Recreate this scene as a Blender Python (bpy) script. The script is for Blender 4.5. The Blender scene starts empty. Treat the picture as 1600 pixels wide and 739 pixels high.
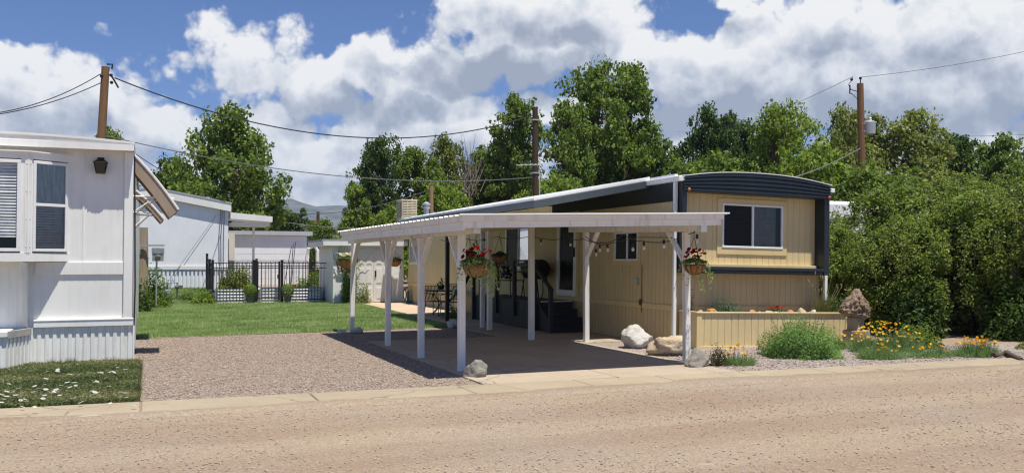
import bpy, bmesh, math, random
import numpy as np
from mathutils import Vector, Matrix, noise as mn

S = bpy.context.scene
COL = S.collection
R = math.radians

# ------------------------------------------------------------------ camera model (for surveying the photograph)
FPX, CX, CY, EYE = 1400.0, 800.0, 369.5, 1.65
TH, PH = math.atan(570 / 1400), math.atan(37 / 1400)
_r = (math.cos(TH), -math.sin(TH), 0.0)
_f = (math.sin(TH) * math.cos(PH), math.cos(TH) * math.cos(PH), math.sin(PH))
_u = (-math.sin(TH) * math.sin(PH), -math.cos(TH) * math.sin(PH), math.cos(PH))


def ray(x, y):
    a, b = (x - CX) / FPX, -(y - CY) / FPX
    return [_f[i] + a * _r[i] + b * _u[i] for i in range(3)]


def G(x, y, z=0.0):
    d = ray(x, y); t = (z - EYE) / d[2]
    return Vector((d[0] * t, d[1] * t, z))


def PY(x, y, Y):
    d = ray(x, y); t = Y / d[1]
    return Vector((d[0] * t, Y, EYE + d[2] * t))


def PX(x, y, X):
    d = ray(x, y); t = X / d[0]
    return Vector((X, d[1] * t, EYE + d[2] * t))


# ------------------------------------------------------------------ materials
def new_mat(name):
    m = bpy.data.materials.new(name); m.use_nodes = True
    nt = m.node_tree; nt.nodes.clear()
    out = nt.nodes.new('ShaderNodeOutputMaterial')
    return m, nt, out


def nd(nt, typ, **kw):
    n = nt.nodes.new(typ)
    for k, v in kw.items():
        if k.startswith('i_'):
            n.inputs[k[2:].replace('_', ' ')].default_value = v
        else:
            setattr(n, k, v)
    return n


def ramp(nt, stops, src):
    r = nt.nodes.new('ShaderNodeValToRGB')
    el = r.color_ramp.elements
    while len(el) > 1:
        el.remove(el[-1])
    for i, (p, c) in enumerate(stops):
        e = el[0] if i == 0 else el.new(p)
        e.position = p
        e.color = (c[0], c[1], c[2], 1) if hasattr(c, '__len__') else (c, c, c, 1)
    nt.links.new(src, r.inputs[0])
    return r.outputs[0]


def mixc(nt, fac, a, b, mode='MIX'):
    m = nt.nodes.new('ShaderNodeMix'); m.data_type = 'RGBA'; m.blend_type = mode
    for s, v in ((m.inputs[0], fac), (m.inputs[6], a), (m.inputs[7], b)):
        if hasattr(v, 'links') or hasattr(v, 'is_output'):
            nt.links.new(v, s)
        elif hasattr(v, '__len__'):
            s.default_value = (v[0], v[1], v[2], 1)
        else:
            s.default_value = v
    return m.outputs[2]


def noise_n(nt, scale, detail=4, rough=0.55, vec=None, dim='3D'):
    n = nt.nodes.new('ShaderNodeTexNoise')
    n.inputs['Scale'].default_value = scale
    n.inputs['Detail'].default_value = detail
    n.inputs['Roughness'].default_value = rough
    if vec is not None:
        nt.links.new(vec, n.inputs['Vector'])
    return n.outputs['Fac']


def coords(nt, scale=(1, 1, 1), kind='world'):
    if kind == 'world':
        g = nt.nodes.new('ShaderNodeNewGeometry'); o = g.outputs['Position']
    else:
        g = nt.nodes.new('ShaderNodeTexCoord'); o = g.outputs['Object']
    if scale != (1, 1, 1):
        m = nt.nodes.new('ShaderNodeMapping'); m.inputs['Scale'].default_value = scale
        nt.links.new(o, m.inputs['Vector']); o = m.outputs['Vector']
    return o


def bsdf(nt, out, col, rough=0.6, metal=0.0, spec=0.5, bump=None, bstr=0.3, bdist=0.01):
    b = nt.nodes.new('ShaderNodeBsdfPrincipled')
    if hasattr(col, 'is_output'):
        nt.links.new(col, b.inputs['Base Color'])
    else:
        b.inputs['Base Color'].default_value = (*col, 1)
    if hasattr(rough, 'is_output'):
        nt.links.new(rough, b.inputs['Roughness'])
    else:
        b.inputs['Roughness'].default_value = rough
    b.inputs['Metallic'].default_value = metal
    b.inputs['Specular IOR Level'].default_value = spec
    if bump is not None:
        bp = nt.nodes.new('ShaderNodeBump')
        bp.inputs['Strength'].default_value = bstr; bp.inputs['Distance'].default_value = bdist
        nt.links.new(bump, bp.inputs['Height']); nt.links.new(bp.outputs[0], b.inputs['Normal'])
    nt.links.new(b.outputs[0], out.inputs[0])
    return b


def paint(name, col, dirt=(0.25, 0.2, 0.14), amount=0.25, rough=0.5, spec=0.4, streak=True, bstr=0.12):
    """weathered house paint: faint large-scale fading, vertical dirt streaks and specks"""
    m, nt, out = new_mat(name)
    v = coords(nt)
    vs = coords(nt, (5, 5, 0.5) if streak else (3, 3, 3))
    n1 = noise_n(nt, 1.3, 5, 0.6, v)
    n2 = noise_n(nt, 2.2, 6, 0.65, vs)
    n3 = noise_n(nt, 60, 3, 0.6, v)
    c = mixc(nt, ramp(nt, [(0.35, 0), (0.75, 1)], n1), col, [x * 0.88 for x in col])
    f = ramp(nt, [(0.52, 0), (0.78, amount)], n2)
    c = mixc(nt, f, c, dirt)
    f3 = ramp(nt, [(0.66, 0), (0.74, amount * 0.8)], n3)
    c = mixc(nt, f3, c, dirt)
    bsdf(nt, out, c, rough, 0, spec, n3, bstr, 0.004)
    return m


def plain(name, col, rough=0.5, metal=0.0, spec=0.5, var=0.15, scale=8, bstr=0.0):
    m, nt, out = new_mat(name)
    v = coords(nt, kind='object')
    n = noise_n(nt, scale, 4, 0.6, v)
    c = mixc(nt, ramp(nt, [(0.3, 0), (0.7, 1)], n), [min(1, x * (1 + var)) for x in col], [x * (1 - var) for x in col])
    bsdf(nt, out, c, rough, metal, spec, n if bstr else None, bstr, 0.01)
    return m


def glass(name, tint=(0.75, 0.8, 0.82), refl=0.08):
    m, nt, out = new_mat(name)
    t = nd(nt, 'ShaderNodeBsdfTransparent'); t.inputs[0].default_value = (*tint, 1)
    g = nd(nt, 'ShaderNodeBsdfGlossy'); g.inputs['Roughness'].default_value = 0.03
    fr = nd(nt, 'ShaderNodeFresnel'); fr.inputs[0].default_value = 1.5
    mt = nd(nt, 'ShaderNodeMath', operation='MULTIPLY_ADD'); mt.inputs[1].default_value = 1.0; mt.inputs[2].default_value = refl * 0.5
    nt.links.new(fr.outputs[0], mt.inputs[0])
    mx = nd(nt, 'ShaderNodeMixShader')
    nt.links.new(mt.outputs[0], mx.inputs[0]); nt.links.new(t.outputs[0], mx.inputs[1]); nt.links.new(g.outputs[0], mx.inputs[2])
    nt.links.new(mx.outputs[0], out.inputs[0])
    return m


def leafmat(name, cols, trans=0.35, rough=0.5, big=0.25):
    """leaf: colour differs leaf by leaf and slightly from bough to bough; light passes through"""
    m, nt, out = new_mat(name)
    g = nd(nt, 'ShaderNodeNewGeometry')
    v = coords(nt, kind='object')
    nb = noise_n(nt, big * 2.2, 3, 0.6, v)
    a = nd(nt, 'ShaderNodeMath', operation='MULTIPLY_ADD'); a.inputs[1].default_value = 0.55
    nt.links.new(g.outputs['Random Per Island'], a.inputs[0])
    b = nd(nt, 'ShaderNodeMath', operation='MULTIPLY_ADD'); b.inputs[1].default_value = 0.9; b.inputs[2].default_value = -0.22
    nt.links.new(nb, b.inputs[0]); nt.links.new(b.outputs[0], a.inputs[2])
    k = len(cols)
    c = ramp(nt, [(0.1 + 0.8 * i / (k - 1), cols[i]) for i in range(k)], a.outputs[0])
    d = nd(nt, 'ShaderNodeBsdfPrincipled'); d.inputs['Roughness'].default_value = rough
    d.inputs['Specular IOR Level'].default_value = 0.12
    nt.links.new(c, d.inputs['Base Color'])
    t = nd(nt, 'ShaderNodeBsdfTranslucent')
    tc = mixc(nt, 1.0, c, (1.25, 1.35, 0.6), 'MULTIPLY')
    nt.links.new(tc, t.inputs[0])
    mx = nd(nt, 'ShaderNodeMixShader'); mx.inputs[0].default_value = trans
    nt.links.new(d.outputs[0], mx.inputs[1]); nt.links.new(t.outputs[0], mx.inputs[2])
    nt.links.new(mx.outputs[0], out.inputs[0])
    return m


# ------------------------------------------------------------------ mesh builder
class MB:
    def __init__(s):
        s.v = []; s.f = []

    def add(s, vs, fs):
        o = len(s.v)
        s.v += [tuple(x) for x in vs]
        s.f += [tuple(i + o for i in f) for f in fs]
        return s

    def box(s, x0, x1, y0, y1, z0, z1):
        return s.add([(x0, y0, z0), (x1, y0, z0), (x1, y1, z0), (x0, y1, z0), (x0, y0, z1), (x1, y0, z1), (x1, y1, z1), (x0, y1, z1)],
                     [(0, 3, 2, 1), (4, 5, 6, 7), (0, 1, 5, 4), (1, 2, 6, 5), (2, 3, 7, 6), (3, 0, 4, 7)])

    def fbox(s, fr, u0, u1, d0, d1, z0, z1):
        """box in a wall frame: u along the wall, d outwards, z up"""
        return s.add([fr(u, d, z) for z in (z0, z1) for (u, d) in ((u0, d0), (u1, d0), (u1, d1), (u0, d1))],
                     [(0, 3, 2, 1), (4, 5, 6, 7), (0, 1, 5, 4), (1, 2, 6, 5), (2, 3, 7, 6), (3, 0, 4, 7)])

    def beam(s, a, b, w, h, up=(0, 0, 1)):
        a, b = Vector(a), Vector(b)
        t = (b - a).normalized(); up = Vector(up)
        if abs(t.dot(up)) > 0.98:
            up = Vector((0, 1, 0))
        n = t.cross(up).normalized(); m = n.cross(t).normalized()
        vs = []
        for p in (a, b):
            for sx, sy in ((-1, -1), (1, -1), (1, 1), (-1, 1)):
                vs.append(p + n * (sx * w / 2) + m * (sy * h / 2))
        return s.add(vs, [(0, 1, 2, 3), (7, 6, 5, 4), (0, 4, 5, 1), (1, 5, 6, 2), (2, 6, 7, 3), (3, 7, 4, 0)])

    def tube(s, pts, rad, n=8, cap=True):
        pts = [Vector(p) for p in pts]
        k = len(pts)
        if not hasattr(rad, '__len__'):
            rad = [rad] * k
        vs = []; fs = []
        prev = None
        for i, p in enumerate(pts):
            t = (pts[min(i + 1, k - 1)] - pts[max(i - 1, 0)])
            t = t.normalized() if t.length > 1e-9 else Vector((0, 0, 1))
            if prev is None:
                a = Vector((1, 0, 0)) if abs(t.x) < 0.9 else Vector((0, 1, 0))
                nrm = (a - t * a.dot(t)).normalized()
            else:
                nrm = prev - t * prev.dot(t)
                nrm = nrm.normalized() if nrm.length > 1e-6 else t.orthogonal().normalized()
            prev = nrm
            bi = t.cross(nrm)
            for j in range(n):
                an = 2 * math.pi * j / n
                vs.append(p + (nrm * math.cos(an) + bi * math.sin(an)) * rad[i])
        for i in range(k - 1):
            for j in range(n):
                a, b = i * n + j, i * n + (j + 1) % n
                fs.append((a, b, b + n, a + n))
        if cap:
            fs.append(tuple(range(n - 1, -1, -1))); fs.append(tuple((k - 1) * n + j for j in range(n)))
        return s.add(vs, fs)

    def lathe(s, prof, n=20, c=(0, 0, 0), wob=None):
        vs = []; fs = []
        for i, (r, z) in enumerate(prof):
            for j in range(n):
                an = 2 * math.pi * j / n
                rr = r * (wob(an, z) if wob else 1)
                vs.append((c[0] + rr * math.cos(an), c[1] + rr * math.sin(an), c[2] + z))
        k = len(prof)
        for i in range(k - 1):
            for j in range(n):
                a, b = i * n + j, i * n + (j + 1) % n
                fs.append((a, b, b + n, a + n))
        fs.append(tuple(range(n - 1, -1, -1))); fs.append(tuple((k - 1) * n + j for j in range(n)))
        return s.add(vs, fs)

    def prism(s, poly, z0, z1):
        n = len(poly)
        vs = [(p[0], p[1], z0) for p in poly] + [(p[0], p[1], z1) for p in poly]
        fs = [tuple(range(n - 1, -1, -1)), tuple(range(n, 2 * n))] + [(i, (i + 1) % n, n + (i + 1) % n, n + i) for i in range(n)]
        return s.add(vs, fs)

    def extr(s, poly, vec):
        """extrude any planar polygon (3-D points) along vec"""
        n = len(poly); vec = Vector(vec)
        vs = [Vector(p) for p in poly] + [Vector(p) + vec for p in poly]
        fs = [tuple(range(n - 1, -1, -1)), tuple(range(n, 2 * n))] + [(i, (i + 1) % n, n + (i + 1) % n, n + i) for i in range(n)]
        return s.add(vs, fs)

    def sphere(s, c, r, seg=10, ring=7):
        if not hasattr(r, '__len__'):
            r = (r, r, r)
        vs = []; fs = []
        for i in range(1, ring):
            a = math.pi * i / ring
            for j in range(seg):
                b = 2 * math.pi * j / seg
                vs.append((c[0] + r[0] * math.sin(a) * math.cos(b), c[1] + r[1] * math.sin(a) * math.sin(b), c[2] + r[2] * math.cos(a)))
        top = len(vs); vs.append((c[0], c[1], c[2] + r[2])); vs.append((c[0], c[1], c[2] - r[2]))
        for i in range(ring - 2):
            for j in range(seg):
                a, b = i * seg + j, i * seg + (j + 1) % seg
                fs.append((a, a + seg, b + seg, b))
        for j in range(seg):
            fs.append((top, j, (j + 1) % seg)); q = (ring - 2) * seg
            fs.append((top + 1, q + (j + 1) % seg, q + j))
        return s.add(vs, fs)

    def siding(s, fr, u0, u1, z0, z1, holes=(), pitch=0.15, gw=0.010, gd=0.006, phase=0.0):
        """grooved panel siding with real openings; each strip between grooves is a face, grooves are cut back"""
        br = [(u0, 0)]
        prof = []
        u = u0 + phase
        cuts = []
        while u < u1 - gw:
            if u > u0 + 0.01:
                cuts.append(u)
            u += pitch
        edges = [u0]
        segs = []
        last = u0
        for c in cuts:
            segs.append((last, c, 0)); segs.append((c, c + gw, 1)); last = c + gw
        segs.append((last, u1, 0))
        hb = sorted({h[0] for h in holes} | {h[1] for h in holes})
        out = []
        for a, b, g in segs:
            pts = [a] + [h for h in hb if a + 1e-4 < h < b - 1e-4] + [b]
            out += [(pts[i], pts[i + 1], g) for i in range(len(pts) - 1)]
        for a, b, g in out:
            iv = [(z0, z1)]
            for (h0, h1, hz0, hz1) in holes:
                if a >= h0 - 1e-4 and b <= h1 + 1e-4:
                    nv = []
                    for p, q in iv:
                        if hz0 > p: nv.append((p, min(q, hz0)))
                        if hz1 < q: nv.append((max(p, hz1), q))
                    iv = nv
            d = -gd if g else 0
            for p, q in iv:
                if q - p < 1e-4: continue
                s.add([fr(a, d, p), fr(b, d, p), fr(b, d, q), fr(a, d, q)], [(0, 1, 2, 3)])
                if g:
                    s.add([fr(a, 0, p), fr(a, d, p), fr(a, d, q), fr(a, 0, q)], [(0, 1, 2, 3)])
                    s.add([fr(b, d, p), fr(b, 0, p), fr(b, 0, q), fr(b, d, q)], [(0, 1, 2, 3)])
        return s


def frame(o, u, n):
    o, u, n = Vector(o), Vector(u), Vector(n)
    def fr(a, d, z):
        p = o + u * a + n * d
        return (p.x, p.y, p.z + z)
    return fr


BASE = {}


def thing(name, label, cat, loc=(0, 0, 0), group=None):
    o = bpy.data.objects.new(name, None); COL.objects.link(o)
    o.empty_display_size = 0.2
    o.location = loc
    BASE[o.name] = Vector(loc)
    o['label'] = label; o['category'] = cat
    if group: o['group'] = group
    return o


def root_of(o):
    while o.parent: o = o.parent
    return o


def fin(name, me, mat, parent=None, smooth=False, bevel=0.0):
    if smooth:
        me.polygons.foreach_set('use_smooth', [True] * len(me.polygons))
    if mat is not None and len(me.materials) == 0:
        me.materials.append(mat)
    o = bpy.data.objects.new(name, me); COL.objects.link(o)
    if parent is not None:
        o.parent = parent
    if bevel:
        b = o.modifiers.new('edge', 'BEVEL'); b.width = bevel; b.segments = 1; b.limit_method = 'ANGLE'
    return o


def obj(name, mb, mat, parent=None, smooth=False, bevel=0.0, loc=None):
    off = Vector((0, 0, 0))
    if parent is not None:
        off = BASE[root_of(parent).name]
    elif loc is not None:
        off = Vector(loc)
    me = bpy.data.meshes.new(name)
    me.from_pydata([(x - off.x, y - off.y, z - off.z) for x, y, z in mb.v], [], mb.f)
    me.update()
    o = fin(name, me, mat, parent, smooth, bevel)
    if parent is None and loc is not None:
        o.location = loc
    if parent is None:
        BASE[o.name] = Vector(loc) if loc is not None else Vector((0, 0, 0))
    return o


def tag(o, label, cat, group=None):
    o['label'] = label; o['category'] = cat
    if group: o['group'] = group
    return o


def structure(name, mb, mat, **k):
    o = obj(name, mb, mat, **k); o['kind'] = 'structure'
    return o


def children(o):
    return [c for c in bpy.data.objects if c.parent == o]


KIDS = {}


def dup(root, loc, rz=0.0, scale=None, label=None, group=None):
    def cp(o, parent):
        c = o.copy(); COL.objects.link(c)
        if parent is not None: c.parent = parent
        for k in KIDS[o.name]: cp(k, c)
        return c
    def reg(o):
        if o.name not in KIDS:
            KIDS[o.name] = children(o)
            for k in KIDS[o.name]: reg(k)
    reg(root)
    r = cp(root, None)
    r.location = loc; r.rotation_euler = (0, 0, rz)
    if scale is not None: r.scale = scale if hasattr(scale, '__len__') else (scale,) * 3
    if label: r['label'] = label
    if group: r['group'] = group
    BASE[r.name] = Vector(loc)
    return r


def np_mesh(name, V, F):
    V = np.asarray(V, dtype=np.float32); F = np.asarray(F, dtype=np.int32)
    me = bpy.data.meshes.new(name)
    k = F.shape[1]
    me.vertices.add(len(V)); me.vertices.foreach_set('co', V.ravel())
    me.loops.add(F.size); me.loops.foreach_set('vertex_index', F.ravel())
    me.polygons.add(len(F))
    me.polygons.foreach_set('loop_start', np.arange(0, F.size, k, dtype=np.int32))
    me.polygons.foreach_set('loop_total', np.full(len(F), k, dtype=np.int32))
    me.update(calc_edges=True)
    return me


def unit(a):
    return a / (np.linalg.norm(a, axis=1, keepdims=True) + 1e-9)


def leaf_quads(rng, P, N, L, ratio=0.6, droop=0.2):
    """rhombic leaves at P with normals N; slightly folded along the midrib"""
    n = len(P)
    t = unit(rng.normal(size=(n, 3)) + np.array([0, 0, -droop]))
    t = unit(t - N * np.sum(t * N, 1, keepdims=True))
    s = np.cross(N, t)
    l = (L * rng.uniform(0.65, 1.25, n))[:, None]
    V = np.empty((n, 4, 3))
    V[:, 0] = P - t * l * 0.5
    V[:, 1] = P + s * l * ratio * 0.5 + N * l * 0.12
    V[:, 2] = P + t * l * 0.5
    V[:, 3] = P - s * l * ratio * 0.5 + N * l * 0.12
    F = np.arange(n * 4).reshape(n, 4)
    return V.reshape(-1, 3), F


def blades(rng, P, h, w, lean=0.5):
    """grass blades: one narrow triangle each"""
    n = len(P)
    a = rng.uniform(0, 2 * np.pi, n)
    d = np.stack([np.cos(a), np.sin(a), np.zeros(n)], 1)
    hh = (h * rng.uniform(0.5, 1.3, n))[:, None]
    b = rng.uniform(0, 2 * np.pi, n)
    ln = np.stack([np.cos(b), np.sin(b), np.zeros(n)], 1) * (rng.uniform(0, lean, n)[:, None] * hh)
    V = np.empty((n, 3, 3))
    V[:, 0] = P - d * w / 2
    V[:, 1] = P + d * w / 2
    V[:, 2] = P + ln + np.array([0, 0, 1.0]) * hh
    return V.reshape(-1, 3), np.arange(n * 3).reshape(n, 3)
EXPOSURE = 0.28
SKYS = 0.065
CLOUDK = 12.6
SKYTINT = (0.67, 0.93, 1.38, 1)
VOFF = 1.03
# ------------------------------------------------------------------ camera, render, sun, sky
cam = bpy.data.cameras.new('camera'); co = bpy.data.objects.new('camera', cam); COL.objects.link(co)
co.location = (0, 0, EYE); co.rotation_euler = (math.pi / 2 + PH, 0, -TH)
cam.sensor_width = 36; cam.lens = 36 * FPX / 1600; cam.clip_end = 20000; cam.clip_start = 0.05
S.camera = co
S.render.engine = 'CYCLES'
S.cycles.max_bounces = 7; S.cycles.diffuse_bounces = 4; S.cycles.glossy_bounces = 3
S.cycles.transmission_bounces = 4; S.cycles.transparent_max_bounces = 12
S.cycles.caustics_reflective = False; S.cycles.caustics_refractive = False
S.cycles.sample_clamp_indirect = 8
S.cycles.use_denoising = True
S.cycles.filter_width = 1.25
try:
    S.cycles.denoiser = 'OPENIMAGEDENOISE'; S.cycles.denoising_input_passes = 'RGB_ALBEDO_NORMAL'
except Exception:
    pass
vs = S.view_settings
vs.view_transform = 'Standard'; vs.look = 'None'; vs.gamma = 1; vs.exposure = EXPOSURE; vs.use_curve_mapping = False

SUN = Vector((0.105, -0.295, 1.0)).normalized()
sl = bpy.data.lights.new('sun', 'SUN'); so = bpy.data.objects.new('sun', sl); COL.objects.link(so)
sl.energy = 5.0; sl.angle = R(0.5); sl.color = (1.0, 0.955, 0.855)
so.rotation_euler = (-SUN).to_track_quat('-Z', 'Y').to_euler(); so.location = (5, 5, 30)

W = bpy.data.worlds.new('World'); S.world = W; W.use_nodes = True
try:
    W.cycles.sampling_method = 'NONE'
except Exception:
    pass
nt = W.node_tree; nt.nodes.clear()
wout = nt.nodes.new('ShaderNodeOutputWorld'); bg = nt.nodes.new('ShaderNodeBackground')
nt.links.new(bg.outputs[0], wout.inputs[0])
bg.inputs[1].default_value = SKYS
sky = nt.nodes.new('ShaderNodeTexSky'); sky.sky_type = 'NISHITA'; sky.sun_disc = False
sky.sun_elevation = math.asin(SUN.z); sky.sun_rotation = math.atan2(SUN.x, SUN.y)
sky.air_density = 1.0; sky.dust_density = 0.6; sky.ozone_density = 2.2; sky.altitude = 1700


# clouds: a field of cumulus humps laid out in azimuth / elevation, broken up by noise, lit from above
def px_dir(x, y):
    d = Vector(ray(x, y)).normalized()
    return math.atan2(d.x, d.y) * 10, math.asin(d.z) * 10


HUMPS = [  # x, y, rx, ry (photo pixels), weight
    (840, 20, 190, 75, 1.0), (800, 85, 190, 60, 1.0), (920, 50, 95, 42, .7), (700, 110, 110, 60, .8), (850, 100, 60, 20, .4),
    (595, 85, 48, 48, .8), (545, 122, 75, 44, .9), (470, 150, 90, 36, .9), (600, 160, 160, 36, .8), (720, 165, 110, 32, .6),
    (370, 85, 120, 70, .55), (310, 60, 60, 30, .35), (400, 130, 130, 50, .6),
    (50, 125, 110, 40, .75), (120, 160, 130, 45, .8), (20, 170, 120, 60, .8), (225, 205, 120, 40, .9), (150, 230, 190, 40, .7), (330, 215, 90, 36, .7),
    (410, 205, 110, 44, .9), (475, 245, 130, 50, .85), (620, 210, 130, 44, .85), (560, 260, 140, 40, .8), (720, 215, 130, 50, .85),
    (850, 172, 80, 30, .8), (480, 325, 120, 34, .8), (320, 265, 140, 40, .75), (680, 285, 240, 50, .7), (1000, 230, 260, 50, .7),
    (1020, 95, 80, 44, .9), (1110, 75, 90, 40, .9), (1220, 75, 130, 60, 1.), (1130, 130, 170, 60, 1.), (1330, 60, 170, 80, 1.),
    (1480, 60, 160, 100, 1.), (1600, 90, 160, 120, 1.), (1300, 140, 220, 60, .9), (1480, 170, 180, 60, .8), (1165, 8, 45, 16, .5),
    (1040, 180, 130, 30, .6), (1250, 185, 160, 34, .6), (1420, 235, 160, 34, .7), (1540, 240, 140, 40, .85), (1060, 56, 40, 12, .3),
    (1720, 160, 240, 120, .8), (-150, 180, 220, 70, .8),
]
grp = bpy.data.node_groups.new('cloud_field', 'ShaderNodeTree')
grp.interface.new_socket('P', in_out='INPUT', socket_type='NodeSocketVector')
grp.interface.new_socket('Q', in_out='INPUT', socket_type='NodeSocketVector')
grp.interface.new_socket('D', in_out='OUTPUT', socket_type='NodeSocketFloat')
gi = grp.nodes.new('NodeGroupInput'); go = grp.nodes.new('NodeGroupOutput')


def gm(op, a, b=None, c=None):
    n = grp.nodes.new('ShaderNodeMath'); n.operation = op
    for i, v in enumerate((a, b, c)):
        if v is None: continue
        if hasattr(v, 'is_output'): grp.links.new(v, n.inputs[i])
        else: n.inputs[i].default_value = v
    return n.outputs[0]


def gnoise(scale, det, ro, src):
    n = grp.nodes.new('ShaderNodeTexNoise'); n.noise_dimensions = '2D'
    n.inputs['Scale'].default_value = scale; n.inputs['Detail'].default_value = det; n.inputs['Roughness'].default_value = ro
    grp.links.new(src, n.inputs['Vector'])
    return n


field = None
KPX = 10.0 / FPX
for (x, y, rx, ry, w) in HUMPS:
    cx, cy = px_dir(x, y)
    ax, ay = 1 / (rx * KPX), 1 / (ry * KPX)
    q = grp.nodes.new('ShaderNodeVectorMath'); q.operation = 'MULTIPLY_ADD'
    q.inputs[1].default_value = (ax, ay, 0); q.inputs[2].default_value = (-cx * ax, -cy * ay, 0)
    grp.links.new(gi.outputs[1], q.inputs[0])
    dt = grp.nodes.new('ShaderNodeVectorMath'); dt.operation = 'DOT_PRODUCT'
    grp.links.new(q.outputs[0], dt.inputs[0]); grp.links.new(q.outputs[0], dt.inputs[1])
    h = gm('MULTIPLY_ADD', dt.outputs['Value'], -w, w)
    field = h if field is None else gm('SMOOTH_MAX', field, h, 0.25)
# unseen broken cloud added over the rest of the dome for whiter fill
qv = grp.nodes.new('ShaderNodeVectorMath'); qv.operation = 'MULTIPLY_ADD'
qv.inputs[1].default_value = (1 / 5.9, 1 / 3.3, 0); qv.inputs[2].default_value = (-3.9 / 5.9, -.3 / 3.3, 0)
grp.links.new(gi.outputs[0], qv.inputs[0])
ql = grp.nodes.new('ShaderNodeVectorMath'); ql.operation = 'LENGTH'; grp.links.new(qv.outputs[0], ql.inputs[0])
fl_ = gm('MINIMUM', gm('MULTIPLY_ADD', ql.outputs['Value'], 3.0, -4.2), -0.22)
field = gm('MAXIMUM', field, gm('MAXIMUM', fl_, -1.2))
n1 = gnoise(1.5, 7, 0.54, gi.outputs[0])
vb = grp.nodes.new('ShaderNodeTexVoronoi'); vb.voronoi_dimensions = '2D'; vb.feature = 'F1'
vb.inputs['Scale'].default_value = 2.6; vb.inputs['Detail'].default_value = 3; vb.inputs['Roughness'].default_value = 0.6
vs_ = grp.nodes.new('ShaderNodeVectorMath'); vs_.operation = 'MULTIPLY_ADD'; vs_.inputs[1].default_value = (.22, .22, 0)
grp.links.new(n1.outputs['Color'], vs_.inputs[0]); grp.links.new(gi.outputs[0], vs_.inputs[2])
grp.links.new(vs_.outputs[0], vb.inputs['Vector'])
d = gm('MULTIPLY_ADD', gm('SUBTRACT', n1.outputs['Fac'], 0.5), 1.7, field)
d = gm('MULTIPLY_ADD', gm('SUBTRACT', VOFF, vb.outputs['Distance']), 0.46, d)
grp.links.new(d, go.inputs[0])


def wm(op, a, b=None, c=None, clamp=False):
    n = nt.nodes.new('ShaderNodeMath'); n.operation = op; n.use_clamp = clamp
    for i, v in enumerate((a, b, c)):
        if v is None: continue
        if hasattr(v, 'is_output'): nt.links.new(v, n.inputs[i])
        else: n.inputs[i].default_value = v
    return n.outputs[0]


tc = nt.nodes.new('ShaderNodeTexCoord')
sp = nt.nodes.new('ShaderNodeSeparateXYZ'); nt.links.new(tc.outputs['Generated'], sp.inputs[0])
az = wm('MULTIPLY', wm('ARCTAN2', sp.outputs[0], sp.outputs[1]), 10.0)
el = wm('MULTIPLY', wm('ARCSINE', sp.outputs[2]), 10.0)
cb = nt.nodes.new('ShaderNodeCombineXYZ'); nt.links.new(az, cb.inputs[0]); nt.links.new(el, cb.inputs[1])


wn = nt.nodes.new('ShaderNodeTexNoise'); wn.noise_dimensions = '2D'
wn.inputs['Scale'].default_value = 1.5; wn.inputs['Detail'].default_value = 3
nt.links.new(cb.outputs[0], wn.inputs['Vector'])
sb = nt.nodes.new('ShaderNodeVectorMath'); sb.operation = 'SUBTRACT'; sb.inputs[1].default_value = (.5, .5, .5)
nt.links.new(wn.outputs['Color'], sb.inputs[0])
ws = nt.nodes.new('ShaderNodeVectorMath'); ws.operation = 'MULTIPLY_ADD'; ws.inputs[1].default_value = (0.9, 0.55, 0)
nt.links.new(sb.outputs[0], ws.inputs[0]); nt.links.new(cb.outputs[0], ws.inputs[2])


def cloud_at(dx, dy):
    g = nt.nodes.new('ShaderNodeGroup'); g.node_tree = grp
    for i, src in enumerate((cb, ws)):
        a = nt.nodes.new('ShaderNodeVectorMath'); a.operation = 'ADD'; a.inputs[1].default_value = (dx, dy, 0)
        nt.links.new(src.outputs[0], a.inputs[0]); nt.links.new(a.outputs[0], g.inputs[i])
    return g.outputs[0]


D0 = cloud_at(0, 0); D1 = cloud_at(0.08, 0.30)
mask = nt.nodes.new('ShaderNodeMapRange'); mask.interpolation_type = 'SMOOTHSTEP'
mask.inputs['From Min'].default_value = 0.0; mask.inputs['From Max'].default_value = 0.46
nt.links.new(D0, mask.inputs['Value'])
# how much cloud stands above this point -> how far the sunlight got
sh = wm('MULTIPLY_ADD', wm('SUBTRACT', D0, D1), 0.48, 0.80)
sh = wm('MULTIPLY_ADD', wm('MAXIMUM', D1, 0.0), -0.30, sh)
# flat grey undersides where the bases of the big clouds hang
base = None
for (x_, y_, rx_, ry_, w_) in ((780, 118, 200, 34, .62), (1160, 172, 230, 40, .45), (590, 168, 190, 26, .40), (1380, 195, 260, 36, .42), (80, 190, 170, 34, .35), (1290, 75, 90, 22, .25), (700, 240, 200, 26, .22), (900, 60, 90, 26, .3)):
    cx_, cy_ = px_dir(x_, y_); ax_, ay_ = 1 / (rx_ * KPX), 1 / (ry_ * KPX)
    q_ = nt.nodes.new('ShaderNodeVectorMath'); q_.operation = 'MULTIPLY_ADD'
    q_.inputs[1].default_value = (ax_, ay_, 0); q_.inputs[2].default_value = (-cx_ * ax_, -cy_ * ay_, 0)
    nt.links.new(ws.outputs[0], q_.inputs[0])
    dt_ = nt.nodes.new('ShaderNodeVectorMath'); dt_.operation = 'DOT_PRODUCT'
    nt.links.new(q_.outputs[0], dt_.inputs[0]); nt.links.new(q_.outputs[0], dt_.inputs[1])
    h_ = wm('MAXIMUM', wm('MULTIPLY_ADD', dt_.outputs['Value'], -w_, w_), 0.0)
    base = h_ if base is None else wm('MAXIMUM', base, h_)
sh = wm('MULTIPLY_ADD', base, -1.4, sh, clamp=True)
ccol = nt.nodes.new('ShaderNodeValToRGB')
e = ccol.color_ramp.elements
e[0].position = 0.0; e[0].color = (0.36, 0.405, 0.50, 1)
e[1].position = 1.0; e[1].color = (1.0, 0.995, 0.985, 1)
x = e.new(0.32); x.color = (0.52, 0.565, 0.65, 1)
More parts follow.
